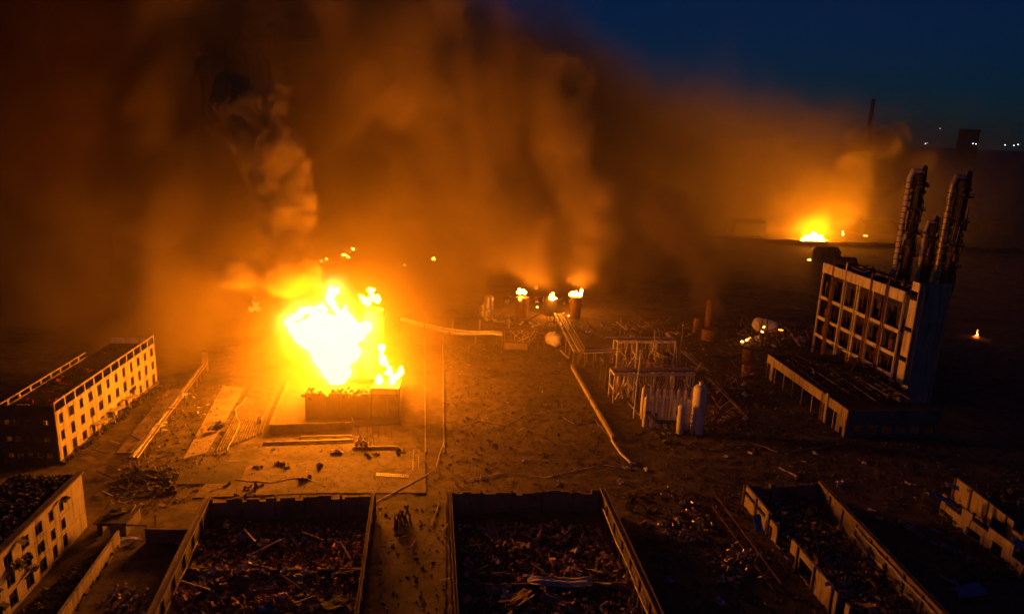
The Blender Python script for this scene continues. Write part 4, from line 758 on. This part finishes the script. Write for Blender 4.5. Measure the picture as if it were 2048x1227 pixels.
sheetobj('small bright scrap on the dark wreck at the road edge',G(443,850,1.3),1.6,.8,.7,'sheet',.4)
sheets('scraps on the cross road','crumpled light scrap lying on the dark cross road',[(968,955),(1117,963),(1118,970),(1240,962),(1150,938),(1255,935),(1292,938),(1050,920),(1452,912),(1500,905)],'sheet',.9,2.)
sheetobj('long torn pale strip lying on the dark cross road',G(1575,945,.1),5.2,.7,.5,'sheet',2.1,n=7)
sheetobj('leaning folded sheet glowing beyond the long gutter',G(1681,968,.5),1.8,1.8,.8,'sheet',.3,(.7,.1))
sheets('scraps on the dark yard','pale scrap on the dark yard beyond the halls',[(1630,905),(1608,922),(1730,925),(1815,965),(1830,968),(1745,1020),(1760,1035),(1855,985)],'sheet',.9,2.)
for i,(a,b) in enumerate((((1800,1043),(1845,1076)),((1863,1086),(1948,1122)))):
    p,q=G(*a),G(*b); mb=MB(); T=thing('rubble_bank',['shorter pale bank of rubble beside the long gutter','longer pale bank of rubble in front of the wall stub'][i],'rubble bank',p)
    for k in range(110): s=p.lerp(q,rnd.random())-p; mb.shard((s.x+rnd.uniform(-.6,.6),s.y+rnd.uniform(-.5,.5),rnd.uniform(0,.5)),rnd.uniform(.3,.9),.5)
    tag(mb.build('rubble','scrap',T),kind='stuff')
sheets('scraps in the left hall','bright bent scrap in the hall nearest the tenement',[(405,1152),(425,1140),(475,1138),(490,1130),(565,1140),(612,1142),(660,1133),(525,1142)],'sheet',1.,2.4,1.8,amp=1.4)
sheets('bluish sheets in the left hall','bluish torn sheet in the hall nearest the tenement',[(545,1170),(560,1195),(528,1215),(620,1195),(485,1072),(610,1075)],'blue',1.,2.2,1.0)
sheets('sheets in the middle hall','crumpled pale sheet in the rubble of the middle hall',[(995,1120),(1150,1100),(1143,1120),(1142,1135),(1205,1105),(1055,1150),(935,1145),(1010,1190)],'sheet',1.,2.2,1.2)
sheetobj('wide pale collapsed ceiling sheet across the middle hall',G(1120,1165,1.2),11.,2.6,.9,'sheet',.02,n=9)
sheetobj('fallen pale board leaning in the right corner of the middle hall',G(1190,1140,1.6),3.6,.9,.2,'plaster',2.3,(.5,.3),name='board',cat='board')
sheetobj('second fallen board below the leaning one in the middle hall',G(1205,1165,1.3),3.6,.7,.2,'plaster',2.4,(.2,.4),name='board',cat='board')
sheets('bluish scraps by the canister heap','bluish scrap lying near the canister heap',[(1440,1200),(1340,1160),(1640,1150),(1365,1005),(1870,1060)],'blue',1.2,2.2,.4)
sheetobj('large tarpaulin tinted skylight blue, spread in the darkness beyond the gutter',G(1940,1185,.3),6.5,3.,.8,'blue',.2,n=7)
sheetobj('bright twisted strip near the blue tarpaulin',G(1898,1164,.6),3.2,.6,.9,'sheet',2.2,n=6)
# tumbled canisters between the halls
cn=None
for cx,cy_,sx,sy,n in ((1350,1005,45,22,12),(1400,1035,40,28,26),(1345,1050,30,35,20),(1370,1060,30,22,16),(1465,1120,55,26,34),(1495,1110,30,14,14),(1455,1150,40,18,16),(1360,985,35,12,8)):
    hp='far' if cy_<1090 else 'near'
    for k in range(n):
        p=G(rnd.gauss(cx,sx*.5),rnd.gauss(cy_,sy*.5),rnd.uniform(.25,1.1))
        if cn is None:
            cn=thing('canister','small steel canister tumbled in the dark heap between the halls','canister',p,0,'canisters tumbled between the halls')
            MB().tube([(0,0,z) for z in (-.52,-.5,-.16,-.14,.14,.16,.5,.52)],[.22,.29,.29,.31,.31,.29,.29,.22],10).build('drum','drum',cn); c=cn
        else: c=copy_tree(cn); c.location=p
        c['label']='small steel canister tumbled in the '+hp+' dark heap between the halls'; c['group']=hp+' heap of canisters between the halls'
        c.rotation_euler=(rnd.uniform(-1.6,1.6),rnd.uniform(-1.6,1.6),rnd.uniform(0,6)); s=rnd.uniform(.55,1.); c.scale=(s,s,s)
# heap of bent beams in the lane, planks
for i in range(7):
    a=G(790+i*5,1060-i*3); T=MB().tube([(0,0,0),(rnd.uniform(-.5,.5),rnd.uniform(-1.5,0),2.2),(rnd.uniform(-1,1),rnd.uniform(-1,1.5),3.6)],[.25,.22,.12],6).build('bent_post','dark' if i%2 else 'rust',None,a); tag(T,'charred bent post in the lane between two halls, '+ORD[i],'post','charred posts in the lane')
for i,(x,y,x2,y2) in enumerate(((795,1076,812,1070),(830,1080,820,1095),(878,1005,862,1050),(884,1060,905,1035),(775,1085,790,1083),(880,1160,900,1155))):
    a,b=G(x,y,.3),G(x2,y2,.4); tag(MB().bar((0,0,0),tuple(b-a),.22,.12).build('plank','plaster' if i!=2 else 'rust',None,a),['pale plank end in the lane rubble, nearest the left hall','bright thin plank leaning by the charred posts','long rusty bar lying along the lane by the middle hall','slanted prop against the left wall of the middle hall','short pale plank beside the left hall wall','short pale plank at the foot of the middle hall'][i],'plank')
for i in range(26):
    x,y=rnd.choice(((rnd.uniform(190,340),rnd.uniform(930,1010)),(rnd.uniform(900,1120),rnd.uniform(700,900)),(rnd.uniform(180,330),rnd.uniform(840,930)))); a=G(x,y,.15); L=rnd.uniform(1.5,4.5); t=rnd.uniform(0,3.1)
    tag(MB().bar((0,0,0),(L*math.cos(t),L*math.sin(t),rnd.uniform(0,.8)),.22,.14).build('fallen_beam',rnd.choice(('dark','rust','plaster')),None,a),'loose broken beam lying in the littered earth','beam','loose beams in the earth')
# ------------------------------------------------------------ the main blaze
FY=197.; fb=A(672,772,FY); kk=FY/FPX
core=[(640,656,40,0),(606,656,24,0),(684,656,40,0),(716,654,20,0),(662,640,26,0),(668,696,39,0),(680,736,26,-1),(650,692,32,0),(697,694,30,0),(676,756,15,-2),(587,652,13,1),(655,764,8,-2),(575,640,7,1),(733,645,9,1)]
def blobs(L,px,py,k): return [(Vector(((x-px)*k,dy,(py-y)*k)),r*k) for x,y,r,dy in L]
MF=thing('fire','huge white hot blaze billowing up out of the blackened block','fire',fb)
fo=D.objects.new('flame',flame_mesh(blobs(core,672,772,kk),.45,1.5,.13,'flame','fire',5)); C.objects.link(fo); fo.parent=MF
fl=[]
for i,L in enumerate(([(660,578,9,3),(655,586,7,3),(668,570,6,3),(661,592,6,2),(665,600,5,2),(669,607,5,2),(675,613,6,2),(664,563,4,3)],[(690,600,5,2),(684,612,7,2)],[(652,606,5,1),(644,605,6,1),(636,604,6,1),(628,606,7,1),(619,608,7,1),(610,611,8,1),(602,615,8,1),(595,620,8,1),(588,626,7,1),(582,633,6,1),(578,641,5,1)])):
    o=D.objects.new('flame',flame_mesh(blobs(L,672,772,kk),.22,.9,.5,'flame','fire',9+i)); C.objects.link(o); o.parent=MF; fl.append(o)
for i,(lb,px,py,Y,L) in enumerate((('fire leaping from the torn top of the tall slim tank',740,612,214,[(736,602,9,0),(727,600,7,0),(746,590,7,0),(752,600,6,0),(742,580,4,0),(750,577,4,0),(722,592,4,0),(756,588,4,0)]),
     ('ragged fire spilling off the pump house roof',780,765,185,[(758,700,5,3),(757,712,6,3),(766,725,8,2),(778,738,9,1),(772,745,7,1),(790,750,7,0),(800,740,5,0),(796,745,6,0),(758,760,7,0),(752,756,6,0),(785,762,6,0),(765,716,5,2),(804,734,3,0)]))):
    T=D.objects.new('fire',flame_mesh(blobs(L,px,py,Y/FPX),.22,1.1,.5,'fire','fire',30+i)); C.objects.link(T); T.location=A(px,py,Y); tag(T,lb,'fire')
    fl.append(T)
# ------------------------------------------------------------ smoke and haze
class NT:
    def __init__(s,tree): s.t=tree
    def n(s,ty,**k):
        x=s.t.nodes.new(ty)
        for a,v in k.items(): setattr(x,a,v)
        return x
    def set(s,sock,v):
        if hasattr(v,'is_output'): s.t.links.new(v,sock)
        elif v is not None: sock.default_value=v
    def m(s,op,a,b=None,c=None):
        x=s.n('ShaderNodeMath',operation=op)
        for i,v in enumerate((a,b,c)):
            if v is not None: s.set(x.inputs[i],v)
        return x.outputs[0]
    def add(s,*a):
        r=a[0]
        for b in a[1:]: r=s.m('ADD',r,b)
        return r
    def sub(s,a,b): return s.m('SUBTRACT',a,b)
    def mul(s,*a):
        r=a[0]
        for b in a[1:]: r=s.m('MULTIPLY',r,b)
        return r
    def ss(s,v,a,b,lo=0.,hi=1.):
        x=s.n('ShaderNodeMapRange',interpolation_type='SMOOTHSTEP')
        for i,q in enumerate((v,a,b,lo,hi)): s.set(x.inputs[i],q)
        return x.outputs[0]
    def noise(s,vec,scale,detail=4.,rough=.55,dist=0.):
        x=s.n('ShaderNodeTexNoise'); s.set(x.inputs['Vector'],vec)
        for k,v in (('Scale',scale),('Detail',detail),('Roughness',rough),('Distortion',dist)): x.inputs[k].default_value=v
        return x.outputs[0]
    def vm(s,op,a,b=None):
        x=s.n('ShaderNodeVectorMath',operation=op); s.set(x.inputs[0],a)
        if b is not None: s.set(x.inputs[1],b)
        return x.outputs['Value' if op in('LENGTH','DISTANCE','DOT_PRODUCT') else 0]
    def dist(s,ob):                      # distance to another object's surface
        i=s.n('GeometryNodeObjectInfo',transform_space='RELATIVE'); i.inputs[0].default_value=ob
        p=s.n('GeometryNodeProximity',target_element='FACES'); s.t.links.new(i.outputs['Geometry'],p.inputs[0]); return p.outputs['Distance']
def smoke_mat(n,col,dens,aniso=0.):
    m=D.materials.new(n); m.use_nodes=True; t=m.node_tree; t.nodes.clear()
    o=t.nodes.new('ShaderNodeOutputMaterial'); v=t.nodes.new('ShaderNodeVolumePrincipled')
    v.inputs['Color'].default_value=(*col,1); v.inputs['Density'].default_value=dens; v.inputs['Anisotropy'].default_value=aniso
    t.links.new(v.outputs[0],o.inputs['Volume']); return m
def glow_mat(n,col,s):                   # burning gas: light given off in proportion to how much of it there is
    m=D.materials.new(n); m.use_nodes=True; t=m.node_tree; t.nodes.clear()
    o=t.nodes.new('ShaderNodeOutputMaterial'); e=t.nodes.new('ShaderNodeEmission'); a=t.nodes.new('ShaderNodeAttribute'); a.attribute_name='density'
    q=t.nodes.new('ShaderNodeMath'); q.operation='MULTIPLY'; q.inputs[1].default_value=s; t.links.new(a.outputs['Fac'],q.inputs[0]); t.links.new(q.outputs[0],e.inputs[1])
    e.inputs[0].default_value=(*col,1); t.links.new(e.outputs[0],o.inputs['Volume']); return m
def smoke(name,lo,hi,vox,material,fn,parent=None,kind='stuff'):
    o=MB().box(lo[0],hi[0],lo[1],hi[1],lo[2],hi[2]).build(name,material,parent)
    g=D.node_groups.new(name,'GeometryNodeTree'); g.interface.new_socket('Geometry',in_out='INPUT',socket_type='NodeSocketGeometry'); g.interface.new_socket('Geometry',in_out='OUTPUT',socket_type='NodeSocketGeometry')
    N=NT(g); out=N.n('NodeGroupOutput'); vc=N.n('GeometryNodeVolumeCube'); pos=N.n('GeometryNodeInputPosition').outputs[0]
    sx=N.n('ShaderNodeSeparateXYZ'); g.links.new(pos,sx.inputs[0])
    g.links.new(fn(N,pos,*sx.outputs[:3]),vc.inputs['Density'])
    vc.inputs['Min'].default_value=lo; vc.inputs['Max'].default_value=hi
    for a,k in zip('XYZ',range(3)): vc.inputs['Resolution '+a].default_value=int((hi[k]-lo[k])/vox)
    sm=N.n('GeometryNodeSetMaterial'); sm.inputs['Material'].default_value=material
    g.links.new(vc.outputs[0],sm.inputs[0]); g.links.new(sm.outputs[0],out.inputs[0])
    md=o.modifiers.new('smoke','NODES'); md.node_group=g
    return tag(o,kind=kind) if kind else o



def bank(N,pos,x,y,z):
    n=N.noise(N.vm('MULTIPLY',pos,(1,1,.6)),1/58,7.,.6,1.1)
    fine=N.noise(N.vm('MULTIPLY',pos,(1,1,.8)),1/19,5.,.62,.5)
    front=N.add(N.ss(x,-112.,-66.,210.,250.),N.ss(x,-40.,50.,0.,92.))
    top=N.add(N.ss(x,-160.,220.,185.,80.),N.mul(y,.03))
    w0=N.sub(n,.5); w1=N.sub(fine,.5)
    a=N.ss(N.add(y,N.mul(w0,120.),N.mul(w1,60.)),front,N.add(front,26.))
    b=N.ss(N.add(z,N.mul(w0,210.),N.mul(w1,50.)),N.sub(top,45.),top,1.,0.)
    c=N.ss(N.add(x,N.mul(w0,220.)),50.,200.,1.,0.)
    d=N.ss(y,600.,690.,1.,0.)
    e=N.ss(N.add(n,N.mul(w1,.5)),.43,.6,.06,1.)
    rr=N.vm('LENGTH',N.vm('MULTIPLY',N.vm('SUBTRACT',pos,(-34,215,10)),(.8,1,1.3)))
    veil=N.mul(N.add(N.ss(rr,15.,115.,.065,0.),N.ss(N.vm('LENGTH',N.vm('SUBTRACT',pos,(-46,192,9))),8.,40.,.3,0.)),N.add(.1,N.mul(fine,1.5)))
    return N.add(N.mul(a,b,c,d,e),veil)
smoke('smoke',(-420,120,0),(240,690,240),3.4,smoke_mat('smoke',(.8,.67,.26),.042,.1),bank)
def far(N,pos,x,y,z):
    n=N.noise(pos,1/42,7.,.62,.8); wob=N.mul(N.sub(n,.5),190.)
    r=N.vm('LENGTH',N.vm('MULTIPLY',N.vm('SUBTRACT',pos,(225,625,12)),(.55,.8,1.15)))
    return N.mul(N.ss(N.add(r,wob),35.,135.,1.,0.),N.add(N.mul(N.ss(n,.42,.62,.08,1.),N.ss(y,555.,590.)),N.mul(N.ss(y,470.,550.),.12)))
smoke('smoke',(0,465,0),(460,820,160),3,smoke_mat('far_smoke',(.84,.7,.3),.024,.1),far)
def column_of(p0,p1,p2,z0,z1,r0,r1,amp,sc,ztop,soft=1.6):    # billowing column round a curved axis
    def fn(N,pos,x,y,z):
        q=N.n('GeometryNodeCurveQuadraticBezier'); q.inputs['Resolution'].default_value=24
        for k,p in zip(('Start','Middle','End'),(p0,p1,p2)): q.inputs[k].default_value=p
        m=N.n('GeometryNodeCurveToMesh'); N.t.links.new(q.outputs[0],m.inputs[0])
        pr=N.n('GeometryNodeProximity',target_element='EDGES'); N.t.links.new(m.outputs[0],pr.inputs[0]); d=pr.outputs['Distance']
        big=N.noise(pos,1/(sc*2.2),2.,.5); n=N.noise(pos,1/sc,7.,.62,.35)
        rad=N.ss(z,z0,z1,r0,r1)
        s=N.sub(N.add(d,N.mul(N.sub(n,.5),amp),N.mul(N.sub(big,.5),amp*.9)),rad)
        return N.mul(N.ss(s,-soft,soft,1.,0.),N.ss(N.add(z,N.mul(N.sub(big,.5),40.)),ztop-22.,ztop,1.,0.),N.ss(z,z0-3.,z0+4.))
    return fn
v=lambda x,y,Y: tuple(A(x,y,Y))
soot=smoke_mat('soot_smoke',(.45,.33,.14),.14); lit=smoke_mat('lit_smoke',(.86,.73,.36),.5); mid=smoke_mat('drifting_smoke',(.92,.78,.34),.1)
smoke('smoke',(-95,192,26),(-32,242,62),.7,soot,column_of(v(655,585,207),v(625,560,212),v(600,505,216),28,52,3.,6.,14,7.,58))
smoke('smoke',(-125,200,34),(-45,262,118),.8,lit,column_of(v(572,520,224),v(600,390,228),v(492,235,236),38,92,5.5,11.,19,8.,112,1.8))
smoke('smoke',(-112,200,22),(-50,240,58),.8,lit,column_of(v(612,545,214),v(540,560,216),v(470,545,220),24,40,3.5,3.6,13,7.,58))
smoke('smoke',(-40,265,14),(75,345,140),1.6,mid,column_of(v(1158,575,300),v(1210,420,305),v(1035,140,315),14,120,5.,16.,34,20.,134,4.))
smoke('smoke',(-75,262,14),(45,345,120),1.6,mid,column_of(v(1085,570,298),v(960,440,300),v(850,255,305),14,100,5.,15.,34,18.,112,4.))
smoke('smoke',(45,262,8),(110,330,90),1.5,smoke_mat('dark_smoke',(.4,.32,.18),.06),column_of(v(1414,610,277),v(1420,520,285),v(1330,440,295),10,70,3.,12.,22,12.,84,3.))
gm=glow_mat('burning_gas',(1,.32,.05),.22)
def gas(N,pos,x,y,z):
    n=N.noise(pos,1/6.,5.,.6,.4); d=None
    for o in [fo]+fl[:3]:
        q=N.dist(o); d=q if d is None else N.m('MINIMUM',d,q)
    wide=N.m('POWER',N.ss(N.add(d,N.mul(N.sub(n,.45),11.)),0.,8.,1.,0.),2.2)
    return N.add(wide,N.mul(N.m('POWER',N.ss(N.add(d,N.mul(N.sub(n,.45),4.)),0.,2.6,1.,0.),2.),5.))
b=MF.location
smoke('flame',(-22,-10,-4),(22,12,34),.45,gm,gas,MF)
def dark(N,pos,x,y,z):
    n=N.noise(N.vm('MULTIPLY',pos,(1,1,.8)),1/46,7.,.62,.9); wob=N.mul(N.sub(n,.5),110.)
    return N.mul(N.ss(N.add(x,wob),-150.,-95.,1.,0.),N.ss(N.add(z,N.mul(wob,.8)),45.,85.),N.ss(n,.38,.6,.1,1.),N.ss(z,170.,200.,1.,0.),N.ss(y,262.,290.,1.,0.))
smoke('smoke',(-360,196,36),(-62,290,200),3.2,smoke_mat('black_smoke',(.2,.12,.05),.07),dark)
smoke('smoke',(150,560,0),(350,640,120),1.8,smoke_mat('far_lit_smoke',(.92,.78,.34),.06),column_of(v(1622,486,575),v(1660,420,590),v(1770,320,600),5,80,9.,30.,50,22.,108,5.))
hm=smoke_mat('haze',(.9,.9,.9),.00003)
tag(MB().box(-9500,9500,-500,11500,-3,262).build('haze',hm),kind='stuff')
